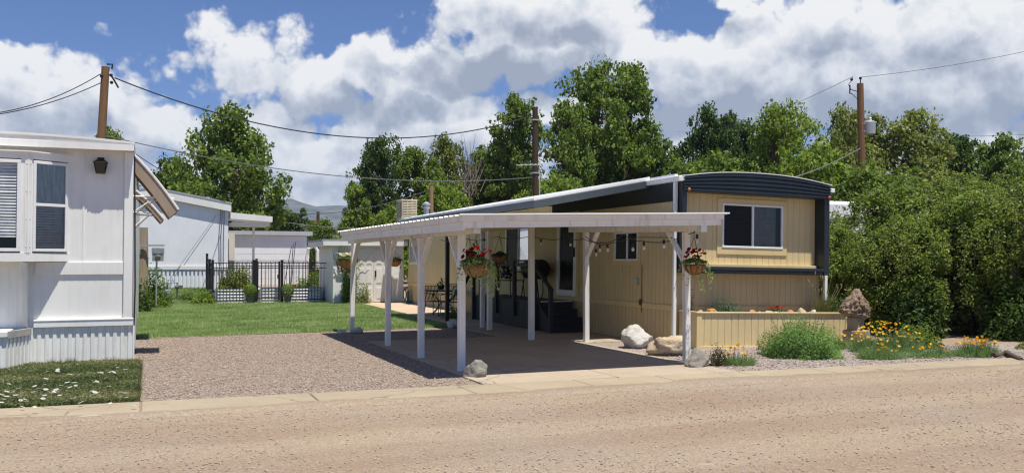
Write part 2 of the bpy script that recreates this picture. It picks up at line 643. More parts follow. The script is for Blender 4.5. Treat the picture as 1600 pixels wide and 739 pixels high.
x = e.new(0.66); x.color = (0.78, 0.805, 0.855, 1)
nt.links.new(sh, ccol.inputs[0])
cm = nt.nodes.new('ShaderNodeMix'); cm.data_type = 'RGBA'; cm.blend_type = 'MULTIPLY'; cm.inputs[0].default_value = 1
nt.links.new(ccol.outputs[0], cm.inputs[6]); cm.inputs[7].default_value = (CLOUDK, CLOUDK, CLOUDK, 1)
# Nishita zenith haze is a touch pale for high-altitude air
sk = nt.nodes.new('ShaderNodeMix'); sk.data_type = 'RGBA'; sk.blend_type = 'MULTIPLY'; sk.inputs[0].default_value = 1
nt.links.new(sky.outputs[0], sk.inputs[6]); sk.inputs[7].default_value = SKYTINT
mx = nt.nodes.new('ShaderNodeMix'); mx.data_type = 'RGBA'
mk = wm('MULTIPLY', mask.outputs[0], 0.97)
nt.links.new(mk, mx.inputs[0]); nt.links.new(sk.outputs[2], mx.inputs[6]); nt.links.new(cm.outputs[2], mx.inputs[7])
nt.links.new(mx.outputs[2], bg.inputs[0])
# ------------------------------------------------------------------ the setting: ground, road, kerb, slab, drive, lawn
def ground_h(x, y):
    t = min(max((y - 36.5) / 4.5, 0), 1); t = t * t * (3 - 2 * t)
    f = min(max((8.5 - x) / 2.0, 0), 1)
    return 0.45 * t * f


def soil_mat():
    m, nt, out = new_mat('bare soil')
    v = coords(nt)
    a = noise_n(nt, 0.6, 5, .6, v); b = noise_n(nt, 14, 5, .65, v)
    c = mixc(nt, ramp(nt, [(.35, 0), (.7, 1)], a), (.30, .215, .155), (.40, .30, .225))
    c = mixc(nt, ramp(nt, [(.4, 0), (.75, .6)], b), c, (.20, .15, .11))
    bsdf(nt, out, c, .95, 0, .1, b, .6, .02)
    return m


def road_mat():
    m, nt, out = new_mat('graded dirt and fine gravel')
    v = coords(nt); vt = coords(nt, (.18, 1.3, 1))
    mid = noise_n(nt, 5, 5, .65, v)
    big = noise_n(nt, .45, 4, .55, v); trk = noise_n(nt, 1.3, 4, .55, vt)
    fine = noise_n(nt, 48, 4, .75, v)
    c = mixc(nt, ramp(nt, [(.32, 0), (.68, 1)], trk), (0.334, 0.248, 0.163), (0.432, 0.343, 0.240))
    # two pairs of wheel tracks, packed paler and smoother, wandering along the street
    sx_ = nt.nodes.new('ShaderNodeSeparateXYZ'); nt.links.new(v, sx_.inputs[0])
    def rm(op, a, b=None, c_=None):
        q = nt.nodes.new('ShaderNodeMath'); q.operation = op
        for i, w in enumerate((a, b, c_)):
            if w is None: continue
            if hasattr(w, 'is_output'): nt.links.new(w, q.inputs[i])
            else: q.inputs[i].default_value = w
        return q.outputs[0]
    yy = rm('MULTIPLY_ADD', sx_.outputs[0], .035, sx_.outputs[1])
    yy = rm('MULTIPLY_ADD', noise_n(nt, .35, 3, .5, v), 1.1, yy)
    tr_ = rm('SINE', rm('MULTIPLY', yy, 3.75))
    tr_ = rm('MULTIPLY_ADD', rm('SUBTRACT', mid, .5), 1.6, tr_)
    tf_ = ramp(nt, [(.0, 0), (.7, .45)], tr_)
    c = mixc(nt, tf_, c, (0.457, 0.372, 0.267))
    lo_ = ramp(nt, [(.3, .4), (.75, 0)], rm('MULTIPLY_ADD', tr_, .5, .5))
    c = mixc(nt, lo_, c, (0.304, 0.219, 0.158))
    c = mixc(nt, ramp(nt, [(.45, 0), (.8, .75)], big), c, (0.384, 0.339, 0.278))
    c = mixc(nt, ramp(nt, [(.5, 0), (.78, .5)], mid), c, (0.250, 0.174, 0.114))
    vo = nt.nodes.new('ShaderNodeTexVoronoi'); vo.inputs['Scale'].default_value = 42
    nt.links.new(v, vo.inputs['Vector'])
    st = ramp(nt, [(.0, 1), (.17, 1), (.24, 0)], vo.outputs['Distance'])
    sel = ramp(nt, [(.5, 0), (.62, 1)], nt.nodes[vo.name].outputs['Color'])
    stc = mixc(nt, vo.outputs['Color'], (0.204, 0.151, 0.126), (0.483, 0.408, 0.318))
    mm = nt.nodes.new('ShaderNodeMath'); mm.operation = 'MULTIPLY'; nt.links.new(st, mm.inputs[0]); nt.links.new(sel, mm.inputs[1])
    c = mixc(nt, mm.outputs[0], c, stc)
    c = mixc(nt, ramp(nt, [(.36, .75), (.60, 0)], fine), c, (0.204, 0.141, 0.105))
    grit = noise_n(nt, 22, 4, .7, v)
    c = mixc(nt, ramp(nt, [(.50, 0), (.72, .55)], grit), c, (0.492, 0.414, 0.349))
    # pale chalky patches
    pl = noise_n(nt, 1.9, 3, .5, coords(nt, (.7, 1.6, 1)))
    c = mixc(nt, ramp(nt, [(.70, 0), (.78, .7)], pl), c, (0.550, 0.504, 0.408))
    hs = nt.nodes.new('ShaderNodeMath'); hs.operation = 'ADD'
    nt.links.new(fine, hs.inputs[0]); nt.links.new(mm.outputs[0], hs.inputs[1])
    bsdf(nt, out, c, .95, 0, .12, hs.outputs[0], .9, .012)
    return m


def gravel_mat(name, cols, scale=34):
    m, nt, out = new_mat(name)
    v = coords(nt)
    dn = nt.nodes.new('ShaderNodeTexNoise'); dn.inputs['Scale'].default_value = 20; nt.links.new(v, dn.inputs['Vector'])
    av = mixc(nt, .02, v, dn.outputs['Color'])
    vo = nt.nodes.new('ShaderNodeTexVoronoi'); vo.inputs['Scale'].default_value = scale; nt.links.new(av, vo.inputs['Vector'])
    sp = nt.nodes.new('ShaderNodeSeparateXYZ'); nt.links.new(vo.outputs['Color'], sp.inputs[0])
    k = len(cols)
    c = ramp(nt, [((i + .1) / k, cols[i]) for i in range(k)], sp.outputs[0])
    big = noise_n(nt, .8, 4, .6, v)
    c = mixc(nt, ramp(nt, [(.4, 0), (.75, .45)], big), c, (.42, .33, .28))
    edge = ramp(nt, [(.35, 0), (.75, .7)], vo.outputs['Distance'])
    c = mixc(nt, edge, c, (.10, .075, .065))
    h = nt.nodes.new('ShaderNodeMath'); h.operation = 'SUBTRACT'; h.inputs[0].default_value = 1; nt.links.new(vo.outputs['Distance'], h.inputs[1])
    bsdf(nt, out, c, .9, 0, .2, h.outputs[0], 1.0, .025)
    return m


def concrete_mat(name, c0, c1, stain=(.22, .17, .13), amt=.35):
    m, nt, out = new_mat(name)
    v = coords(nt)
    a = noise_n(nt, .9, 5, .6, v); b = noise_n(nt, 7, 6, .7, v); f = noise_n(nt, 90, 2, .6, v)
    c = mixc(nt, ramp(nt, [(.3, 0), (.7, 1)], a), c0, c1)
    c = mixc(nt, ramp(nt, [(.52, 0), (.8, amt)], b), c, stain)
    c = mixc(nt, ramp(nt, [(.6, 0), (.75, .25)], f), c, stain)
    w = nt.nodes.new('ShaderNodeTexVoronoi'); w.feature = 'DISTANCE_TO_EDGE'; w.inputs['Scale'].default_value = .55
    wv = nt.nodes.new('ShaderNodeTexNoise'); wv.inputs['Scale'].default_value = 2.5; nt.links.new(v, wv.inputs['Vector'])
    nt.links.new(mixc(nt, .22, v, wv.outputs['Color']), w.inputs['Vector'])
    cr = ramp(nt, [(.0, .6), (.006, .0)], w.outputs['Distance'])
    c = mixc(nt, cr, c, (.12, .09, .07))
    bsdf(nt, out, c, .88, 0, .25, b, .25, .006)
    return m


M_soil = soil_mat(); M_road = road_mat()
PINK = [(0.464, 0.341, 0.263), (0.318, 0.227, 0.182), (0.568, 0.489, 0.387), (0.396, 0.293, 0.232), (0.215, 0.166, 0.140), (0.516, 0.402, 0.302), (0.353, 0.306, 0.256)]
M_gravel = gravel_mat('pink crushed gravel', PINK, 34)
M_bedgravel = gravel_mat('bed gravel', [(.56, .47, .41), (.42, .34, .30), (.68, .6, .55), (.34, .28, .25), (.6, .5, .42)], 40)
M_conc = concrete_mat('concrete', (0.333, 0.275, 0.190), (0.414, 0.342, 0.239))
M_slab = concrete_mat('slab concrete', (0.378, 0.310, 0.238), (0.468, 0.387, 0.290), amt=.5)

# one ground sheet to the horizon, rising a little behind the garden
xs = [-3000, -400, -60, -20, -6, -3, 0, 2, 4, 6, 6.5, 7, 7.5, 8, 8.5, 12, 20, 40, 100, 600, 4000]
ys = [-400, -60, -20, 0, 8, 9.5, 10, 14, 20, 30, 35, 36.5, 37.5, 38.5, 39.5, 41, 46, 60, 120, 500, 2000, 7000]
m = MB()
for y in ys:
    for x in xs:
        m.v.append((x, y, ground_h(x, y)))
n = len(xs)
for j in range(len(ys) - 1):
    for i in range(n - 1):
        a = j * n + i; m.f.append((a, a + 1, a + 1 + n, a + n))
structure('ground', m, M_soil)


def sheet(poly, z, step=None):
    return MB().add([(x, y, z) for x, y in poly], [tuple(range(len(poly)))])


# the street (its far edge swings very slightly towards the camera on the right)
def edge_y(x, c): return c - 0.035 * x
m = MB()
xx = np.linspace(-60, 90, 151)
rr = random.Random(3)
up = [(x, edge_y(x, 10.36) + rr.uniform(-.05, .05), .004) for x in xx]
lo = [(x, -8.0, .004) for x in xx]
m.v = lo + up
k = len(xx)
m.f = [(i, i + 1, k + i + 1, k + i) for i in range(k - 1)]
structure('road', m, M_road)

# flush concrete strip along the street, cast in lengths
m = MB()
cuts = [-60, -30, -12, -6.2, -3.0, -1.5, -.05, 1.85, 3.72, 5.35, 6.6, 7.95, 9.2, 10.4, 11.7, 13.0, 14.5, 16, 20, 30, 90]
for a, b in zip(cuts[:-1], cuts[1:]):
    a += .006; b -= .006
    p = [(a, edge_y(a, 10.28)), (b, edge_y(b, 10.28)), (b, edge_y(b, 11.16)), (a, edge_y(a, 11.16))]
    m.prism(p, -.1, .035)
structure('kerb_strip', m, M_conc, bevel=.012)

# road dust drifted on to the strip
m = MB(); xx2 = np.linspace(-8, 15, 190); rows_ = []
for x in xx2:
    w = .10 + .34 * max(0, mn.fractal(Vector((x * .45, 3.3, 0)), 1, 2, 4) + .18) + .05 * mn.noise(Vector((x * 5, 1, 0)))
    if 4.5 < x < 9: w += .10
    e0 = edge_y(x, 10.28)
    m.v += [(x, e0 - .14, .005), (x, e0 - .012, .037), (x, e0 + max(.01, w), .0375)]
for i in range(len(xx2) - 1):
    a = i * 3; m.f += [(a, a + 3, a + 4, a + 1), (a + 1, a + 4, a + 5, a + 2)]
structure('road_dust', m, M_road)

# gravel drive, slab, patio
structure('gravel_drive', sheet([(-.04, 11.15), (4.1, 11.0), (4.1, 17.8), (7.0, 17.8), (7.0, 20.95), (3.6, 20.62), (-.23, 20.3)], .012), M_gravel)
m = MB()
def pad(x0, x1, y0, y1, z=.028): m.box(x0, x1, y0, y1, -.1, z)
for a, b in ((4.12, 6.08), (6.1, 8.0)):
    pad(a, b, 11.05 if a < 5 else 10.98, 12.03); pad(a, b, 12.05, 14.95); pad(a, b, 14.97, 17.8)
pad(8.02, 9.28, 15.9, 17.8); pad(7.02, 9.28, 17.82, 21.0)
structure('carport_slab', m, M_slab, bevel=.006)
m = MB()
pad(7.3, 9.28, 21.02, 24.4); pad(7.36, 9.28, 24.42, 28.0); pad(7.42, 9.28, 28.02, 31.2); pad(7.5, 9.28, 31.22, 33.95)
structure('patio', m, concrete_mat('patio concrete', (0.504, 0.378, 0.264), (0.576, 0.450, 0.326)), bevel=.006)
structure('planting_bed', sheet([(8.02, 10.94), (9.0, 10.9), (16, 10.65), (16, 12.6), (13.5, 13.2), (12.9, 14.05), (9.3, 14.08), (9.3, 15.88), (8.02, 15.88)], .014), M_bedgravel)

# loose stones on road and drive (they are what makes the surfaces rough)
def pebbles(name, rng, pts, smin, smax, mat):
    n = len(pts)
    base = np.array([[1, 0, 0], [0, 1, 0], [-1, 0, 0], [0, -1, 0], [0, 0, 1], [0, 0, -1]], float)
    tri = np.array([[0, 1, 4], [1, 2, 4], [2, 3, 4], [3, 0, 4], [1, 0, 5], [2, 1, 5], [3, 2, 5], [0, 3, 5]])
    s = smin + (smax - smin) * rng.random(n) ** 2.5
    V = base[None] * rng.uniform(.6, 1.2, (n, 6, 1)) * s[:, None, None]
    a = rng.uniform(0, 6.28, n); ca, sa = np.cos(a)[:, None], np.sin(a)[:, None]
    X = V[:, :, 0] * ca - V[:, :, 1] * sa; Y = V[:, :, 0] * sa + V[:, :, 1] * ca
    V = np.stack([X, Y, V[:, :, 2] * .7 + s[:, None] * .25], 2) + pts[:, None, :]
    F = (tri[None] + (np.arange(n) * 6)[:, None, None]).reshape(-1, 3)
    o = fin(name, np_mesh(name, V.reshape(-1, 3), F), mat); o['kind'] = 'stuff'
    return o


def stone_mat(name, cols):
    m, nt, out = new_mat(name)
    g = nd(nt, 'ShaderNodeNewGeometry')
    k = len(cols)
    c = ramp(nt, [((i + .5) / k, cols[i]) for i in range(k)], g.outputs['Random Per Island'])
    bsdf(nt, out, c, .9, 0, .2)
    return m


rng = np.random.default_rng(5)
n = 60000
y = 4.2 + 6.1 * rng.random(n); x = -3 + 20 * rng.random(n)
# stones lie in drifts
keep = (np.sin(x * 1.1 + 2 * np.sin(y * .9)) + np.sin(y * 2.1 + x * .35) + rng.normal(0, 1.5, n)) > .0
p = np.stack([x, y - .035 * x, np.full(n, .004)], 1)[keep]
pebbles('road_stones', rng, p, .0035, .016, stone_mat('road stones', [(.46, .35, .27), (.36, .27, .21), (.54, .44, .36), (.48, .37, .29), (.30, .22, .17)]))
n = 14000
x = rng.uniform(-.12, 4.1, n); y = rng.uniform(11.2, 20.35, n) + np.abs(rng.normal(0, .12, n))
pebbles('drive_gravel', rng, np.stack([x, y, np.full(n, .012)], 1), .008, .022, stone_mat('drive stones', PINK))
n = 4500
x = rng.uniform(8.1, 14.5, n); y = rng.uniform(11.0, 14, n) - .02 * x
pebbles('bed_gravel', rng, np.stack([x, y, np.full(n, .014)], 1), .010, .026, stone_mat('bed stones', [(.46, .38, .33), (.3, .24, .22), (.58, .5, .45), (.24, .2, .18)]))

# lawn, cut grass
M_grassbase = plain('grass thatch', (.17, .20, .08), .9, 0, .1, .35, 3)
LAWN = [(-.23, 20.35), (3.6, 20.7), (7.0, 21.0), (7.25, 24.5), (7.4, 30), (7.55, 35.3), (2, 35.6), (-6, 35.6), (-6, 20.3)]
def lawn_mat(name, cols):
    m, nt, out = new_mat(name)
    g = nd(nt, 'ShaderNodeNewGeometry'); v = coords(nt)
    n1 = noise_n(nt, .9, 5, .68, coords(nt, (.7, 1.5, 1)))
    a = nd(nt, 'ShaderNodeMath', operation='MULTIPLY_ADD'); a.inputs[1].default_value = .4
    nt.links.new(g.outputs['Random Per Island'], a.inputs[0])
    b = nd(nt, 'ShaderNodeMath', operation='MULTIPLY_ADD'); b.inputs[1].default_value = 2.3; b.inputs[2].default_value = -.85
    nt.links.new(n1, b.inputs[0]); nt.links.new(b.outputs[0], a.inputs[2])
    k = len(cols)
    c = ramp(nt, [(i / (k - 1), cols[i]) for i in range(k)], a.outputs[0])
    d = nd(nt, 'ShaderNodeBsdfDiffuse'); nt.links.new(c, d.inputs[0])
    t = nd(nt, 'ShaderNodeBsdfTranslucent'); nt.links.new(c, t.inputs[0])
    mx = nd(nt, 'ShaderNodeMixShader'); mx.inputs[0].default_value = .35
    nt.links.new(d.outputs[0], mx.inputs[1]); nt.links.new(t.outputs[0], mx.inputs[2]); nt.links.new(mx.outputs[0], out.inputs[0])
    return m
o = structure('lawn', sheet(LAWN, .016), M_grassbase)
M_lawn = lawn_mat('lawn blades', [(0.139, 0.234, 0.077), (0.265, 0.387, 0.127), (0.417, 0.525, 0.217), (0.612, 0.634, 0.356)])
n = 150000
y = 20.35 + 15.3 * rng.random(n) ** 1.25; x = rng.uniform(-1.2, 7.6, n)
ok = (x < 7.0 + (y - 21) * .04 - .05 * rng.random(n)) & (y > 20.38 + .09 * (x + .2) + .1 * rng.random(n))
p = np.stack([x, y, np.full(n, .016)], 1)[ok]
V, F = blades(rng, p, .055, .016, .7)
o = fin('lawn_grass', np_mesh('lawn_grass', V, F), M_lawn); o['kind'] = 'stuff'
# rough grass on the rise behind
n = 60000
x = rng.uniform(-1.5, 2.4, n); y = rng.uniform(35.5, 40.4, n)
z = np.array([ground_h(a, b) for a, b in zip(x, y)])
V, F = blades(rng, np.stack([x, y, z], 1), .13, .03, .7)
o = fin('rough_grass', np_mesh('rough_grass', V, F), M_lawn); o['kind'] = 'stuff'
# weedy strip before the white home
structure('verge', sheet([(-8, 11.42), (-.06, 11.17), (-.06, 15.7), (-.23, 15.75), (-8, 15.75)], .010), M_soil)
n = 60000
x = rng.uniform(-4.2, -.06, n); y = rng.uniform(11.22, 15.72, n)
bare = np.exp(-(((x + .55) / .35) ** 2 + ((y - 13.0) / .28) ** 2)) + np.exp(-(((x + 1.0) / .25) ** 2 + ((y - 13.9) / .18) ** 2))
ok = (rng.random(n) > .85 * bare) & (y > 11.2 - .035 * x)
p = np.stack([x, y, np.full(n, .01)], 1)[ok]
M_verge = lawn_mat('verge blades', [(0.076, 0.107, 0.042), (0.136, 0.171, 0.070), (0.221, 0.237, 0.106), (0.340, 0.308, 0.164)])
V, F = blades(rng, p, .075, .012, .9)
o = fin('verge_grass', np_mesh('verge_grass', V, F), M_verge); o['kind'] = 'stuff'
n = 60000
x = rng.uniform(-4.2, -.1, n); y = rng.uniform(11.25, 15.7, n)
bare = np.exp(-(((x + .55) / .4) ** 2 + ((y - 13.0) / .3) ** 2))
ok = rng.random(n) > bare
p = np.stack([x, y, rng.uniform(.02, .07, n)], 1)[ok]
N = unit(rng.normal(0, .5, (len(p), 3)) + np.array([0, 0, 1]))
V, F = leaf_quads(rng, p, N, .035, .8, 0)
o = fin('clover', np_mesh('clover', V, F), M_verge); o['kind'] = 'stuff'
# tufts at the foot of the skirting
n = 1100
x = rng.uniform(-2.6, -.3, n); y = 15.62 - np.abs(rng.normal(0, .05, n))
ok = np.sin(x * 9) + np.sin(x * 23 + 1) > .2
V, F = blades(rng, np.stack([x, y, np.full(n, .01)], 1)[ok], .12, .012, .8)
o = fin('weed_tufts', np_mesh('weed_tufts', V, F), M_verge); o['kind'] = 'stuff'

# the ridge on the skyline
m = MB()
prof = [(-2600, 40), (-1500, 150), (-700, 190), (150, 215), (330, 232), (470, 300), (560, 318), (640, 282), (760, 260), (900, 300), (1300, 220), (2200, 260), (3600, 120), (5000, 60)]
NX, NR = 150, 14
rows = []
for j in range(NR + 1):
    t = j / NR
    for i in range(NX + 1):
        x = -2600 + 7600 * i / NX
        for q in range(len(prof) - 1):
            if prof[q][0] <= x <= prof[q + 1][0]:
                w = (x - prof[q][0]) / (prof[q + 1][0] - prof[q][0]); w = w * w * (3 - 2 * w)
                h = prof[q][1] * (1 - w) + prof[q + 1][1] * w; break
        h = h * .84
        pr = math.sin(t * math.pi) ** .8 if t < .5 else 1 - (t - .5) * 1.2
        rid = mn.fractal(Vector((x / 260, t * 4, 1.7)), 1.0, 2.0, 5) * 34
        z = h * pr + rid * pr
        m.v.append((x, 3000 + 1700 * t, max(z, -3)))
for j in range(NR):
    for i in range(NX):
        a = j * (NX + 1) + i; m.f.append((a, a + 1, a + NX + 2, a + NX + 1))
mm_, nt_, out_ = new_mat('mountain scrub')
v_ = coords(nt_); n_ = noise_n(nt_, .012, 6, .65, v_)
c_ = mixc(nt_, ramp(nt_, [(.4, 0), (.6, 1)], n_), (.05, .065, .055), (.13, .125, .11))
bsdf(nt_, out_, c_, 1, 0, 0)
structure('mountain', m, mm_, smooth=True)
# ------------------------------------------------------------------ shared building materials
M_tan = paint('tan siding paint', (.69, .55, .295), (.30, .22, .12), .28, .6)
M_tan2 = paint('tan trim paint', (.72, .57, .29), (.28, .20, .11), .2, .55)
M_navy = paint('navy metal paint', (.014, .021, .027), (.06, .07, .075), .35, .38, .5)
M_white = paint('white metal paint', (.86, .855, .815), (.42, .37, .30), .22, .45)
M_whitewood = paint('white wood paint', (.87, .85, .80), (.42, .33, .24), .6, .62, bstr=.4)
M_vinyl = plain('white vinyl frame', (.82, .82, .81), .35, 0, .5, .04)
M_roofw = paint('white roof coating', (.82, .82, .80), (.45, .40, .34), .3, .5, streak=False)
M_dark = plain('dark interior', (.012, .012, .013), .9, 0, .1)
M_blind = plain('window blind', (.78, .77, .75), .6)
M_blindk = plain('dark window blind', (.055, .055, .06), .55)
M_blindw = plain('pale window blind', (.62, .60, .66), .6, var=.05)
M_glass = glass('window glass', (.92, .94, .94), refl=0.0)


def screen_mat():
    m, nt, out = new_mat('insect screen')
    t = nd(nt, 'ShaderNodeBsdfTransparent'); t.inputs[0].default_value = (.8, .8, .8, 1)
    d = nd(nt, 'ShaderNodeBsdfPrincipled'); d.inputs['Base Color'].default_value = (.014, .015, .016, 1); d.inputs['Roughness'].default_value = .38
    d.inputs['Specular IOR Level'].default_value = .25
    mx = nd(nt, 'ShaderNodeMixShader'); mx.inputs[0].default_value = .62
    nt.links.new(t.outputs[0], mx.inputs[1]); nt.links.new(d.outputs[0], mx.inputs[2]); nt.links.new(mx.outputs[0], out.inputs[0])
    return m


M_screen = screen_mat()
M_black = plain('black powder coat', (.012, .012, .013), .45, 0, .5)
M_deck = paint('charcoal deck paint', (.028, .030, .034), (.08, .075, .07), .3, .6)
M_galv = plain('galvanised steel', (.50, .51, .52), .45, .6, .5, .1)
M_amber = plain('amber lamp lens', (.38, .13, .06), .3)
M_iron = plain('dark iron', (.018, .016, .015), .5, .3)


def window(parent, fr, u0, u1, z0, z1, fw=.045, mull=(), rails=(), d0=-.02, d1=.03, casing=None, cw=.1, cmat=None,
           blinds=(), back=None, frame_mat=None, bl_pitch=.05, screens=()):
    """casing (the window part itself when there is one), frame, panes and blinds as sub-parts"""
    mb = MB()
    for a, b, c, d in ((u0, u1, z0, z0 + fw), (u0, u1, z1 - fw, z1), (u0, u0 + fw, z0 + fw, z1 - fw), (u1 - fw, u1, z0 + fw, z1 - fw)):
        mb.fbox(fr, a, b, d0, d1, c, d)
    for q in mull:
        mb.fbox(fr, q - fw * .6, q + fw * .6, d0, d1 - .004, z0 + fw, z1 - fw)
    for q in rails:
        mb.fbox(fr, u0 + fw, u1 - fw, d0, d1 - .008, q - fw * .5, q + fw * .5)
    if casing:
        cb_ = MB(); e = cw
        l, r_, b_, t_ = casing
        for a, b, c, d in ((u0 - l, u1 + r_, z0 - b_, z0), (u0 - l, u1 + r_, z1, z1 + t_), (u0 - l, u0, z0, z1), (u1, u1 + r_, z0, z1)):
            if b - a > .004 and d - c > .004: cb_.fbox(fr, a, b, .001, .022, c, d)
        w = obj('window', cb_, cmat or M_tan2, parent, bevel=.004)
        obj('window_frame', mb, frame_mat or M_vinyl, w, bevel=.004)
    else:
        w = obj('window', mb, frame_mat or M_vinyl, parent, bevel=.004)
    us = [u0 + fw] + list(mull) + [u1 - fw]
    zs = [z0 + fw] + list(rails) + [z1 - fw]
    for i in range(len(us) - 1):
        for j in range(len(zs) - 1):
            g = MB().add([fr(us[i], .002, zs[j]), fr(us[i + 1], .002, zs[j]), fr(us[i + 1], .002, zs[j + 1]), fr(us[i], .002, zs[j + 1])], [(0, 1, 2, 3)])
            obj('pane', g, M_screen if i in screens else M_glass, w)
    for (a, b, c, d, mat, tilt) in blinds:
        bb = MB(); z = c
        rj = random.Random(int(a * 100))
        while z < d:
            tt = tilt + rj.uniform(-.004, .004)
            bb.add([fr(a, -.035 + tt, z), fr(b, -.035 + tt, z), fr(b, -.05 - tt, z + bl_pitch * .93), fr(a, -.05 - tt, z + bl_pitch * .93)], [(0, 1, 2, 3)])
            z += bl_pitch
        obj('blind', bb, mat, w)
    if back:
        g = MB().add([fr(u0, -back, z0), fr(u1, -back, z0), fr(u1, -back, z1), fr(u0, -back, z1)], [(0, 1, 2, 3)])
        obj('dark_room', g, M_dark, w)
    return w


# ------------------------------------------------------------------ tan single-wide home (it leans a touch to the right)
TILT = R(1.15)
HX0, HX1, HY0, HY1 = 9.3, 12.77, 14.7, 33.5
home = thing('mobile_home', 'tan single-wide mobile home with navy blue eaves and white roof, behind the carport', 'mobile home', (HX0, HY0, 0))
home.rotation_euler = (0, TILT, 0)
FRONT = frame((0, HY0, 0), (1, 0, 0), (0, -1, 0))
LSIDE = frame((HX0, 0, 0), (0, 1, 0), (-1, 0, 0))
RSIDE = frame((HX1, 0, 0), (0, 1, 0), (1, 0, 0))
RWIN = (10.37, 11.83, 1.92, 2.79)
SW = (16.05, 17.04, 1.64, 2.24)
DOOR = (18.88, 19.92, .80, 2.72)
SW2 = (21.45, 23.35, 1.47, 2.56)
SW3 = (32.3, 33.3, 1.55, 2.45)
m = MB().siding(FRONT, HX0, HX1, 1.53, 3.0, [RWIN], .15, phase=.1)
m.siding(LSIDE, HY0, HY1, .79, 2.78, [SW, DOOR, SW2, SW3], .15, phase=.05)
m.siding(RSIDE, HY0, HY1, .0, 3.0, [], .3)
BACK = frame((0, HY1, 0), (1, 0, 0), (0, 1, 0))
m.siding(BACK, HX0, HX1, 0, 3.2, [], .3)
m.add([(HX0, HY0, .78), (HX1, HY0, .78), (HX1, HY1, .78), (HX0, HY1, .78)], [(0, 1, 2, 3)])
obj('wall', m, M_tan, home)
m = MB().siding(LSIDE, HY0, HY1, .0, .69, [], .15, phase=.05)
FR2 = frame((0, HY0 + .03, 0), (1, 0, 0), (0, -1, 0))
m.siding(FR2, HX0, HX1 + .03, 0, 1.41, [], .135, phase=.07)
obj('skirting', m, paint('tan skirting paint', (.62, .48, .265), (.26, .19, .11), .35, .65), home)
m = MB().fbox(LSIDE, HY0 + .02, HY1, -.02, .022, .69, .79)
obj('belt_trim', m, M_tan2, home, bevel=.004)
m = MB().fbox(LSIDE, HY0 + .02, HY1, -.01, .02, 2.78, 3.24)
obj('eave_band', m, M_navy, home)
# arched navy fascia over the front
NX = 24
def arch(x):
    t = (x - HX0) / (HX1 - HX0) * 2 - 1
    return 3.235 + .14 * (1 - abs(t) ** 2.2)
prof = []
nr = 5
for i in range(nr):
    a, b = i / nr, (i + 1) / nr
    prof += [(a, .0), (a + .02, .028), (a + .12, .028), (b - .06, .004)]
prof.append((1.0, .0))
m = MB()
for i in range(NX + 1):
    x = HX0 - .02 + (HX1 - HX0 + .04) * i / NX
    zt = arch(min(max(x, HX0), HX1))
    for (t, d) in prof:
        m.v.append((x, 14.40 - d, 2.965 + (zt - 2.965) * t))
k = len(prof)
for i in range(NX):
    for j in range(k - 1):
        a = i * k + j; m.f.append((a, a + k, a + k + 1, a + 1))
m.box(HX0 - .018, HX1 + .018, 14.402, 14.69, 2.955, 3.2)
obj('front_fascia', m, M_navy, home)
m = MB()
for (y0, y1, dz0, dz1) in ((14.375, HY1 + .1, .0, .016),):
    for i in range(NX + 1):
        x = HX0 - .05 + (HX1 - HX0 + .1) * i / NX
        z = arch(min(max(x, HX0), HX1))
        m.v += [(x, y0, z + dz0), (x, y1, z + dz0), (x, y1, z + dz1), (x, y0, z + dz1)]
    for i in range(NX):
        a = i * 4
        for j in range(4):
            m.f.append((a + j, a + (j + 1) % 4, a + 4 + (j + 1) % 4, a + 4 + j))
    m.f += [(0, 3, 2, 1), (NX * 4, NX * 4 + 1, NX * 4 + 2, NX * 4 + 3)]
    # closing panels under the roof
m.box(HX0 - .005, HX0 + .06, 14.7, HY1, 3.2, 3.30); m.box(HX1 - .06, HX1 + .005, 14.7, HY1, 3.0, 3.30)
roof = obj('roof', m, M_roofw, home)
# side fins and the ledge below the window
m = MB().box(HX0 - .015, HX0 + .085, 14.41, 14.76, 1.41, 2.965)
obj('side_fin', m, M_navy, home, bevel=.006)
m = MB().box(HX1 - .115, HX1 + .015, 14.41, 14.76, 1.41, 2.965)
obj('side_fin', m, M_navy, home, bevel=.006)
m = MB().box(HX0 + .09, HX1 - .12, 14.43, 14.70, 1.41, 1.475).box(HX0 + .09, HX1 - .12, 14.405, 14.70, 1.478, 1.54)
obj('front_ledge', m, M_navy, home, bevel=.008)
m = MB().box(HX0 + .09, HX1 - .12, 14.60, 14.695, 1.541, 1.60)
obj('sill_board', m, M_tan2, home, bevel=.006)
for x in (HX0 + .1, HX1 - .03):
    m = MB().sphere((x, 14.37, 2.985), .034)
    obj('marker_lamp', m, M_amber, home, smooth=True)
# gutters and downspouts
m = MB().box(HX0 - .12, HX0 + .02, 14.38, 15.6, 3.14, 3.24)
obj('gutter', m, M_white, home, bevel=.01)
m = MB().box(HX0 - .10, HX0 - .03, 14.55, 14.62, .1, 3.14)
m.box(HX0 - .10, HX0 - .03, 14.45, 14.62, .06, .13)
obj('downspout', m, M_white, home, bevel=.008)
m = MB().box(HX1 + .03, HX1 + .10, 14.55, 14.62, .1, 3.1).box(HX1 + .02, HX1 + .16, 14.42, 14.9, 3.1, 3.18)
obj('downspout', m, M_white, home, bevel=.008)
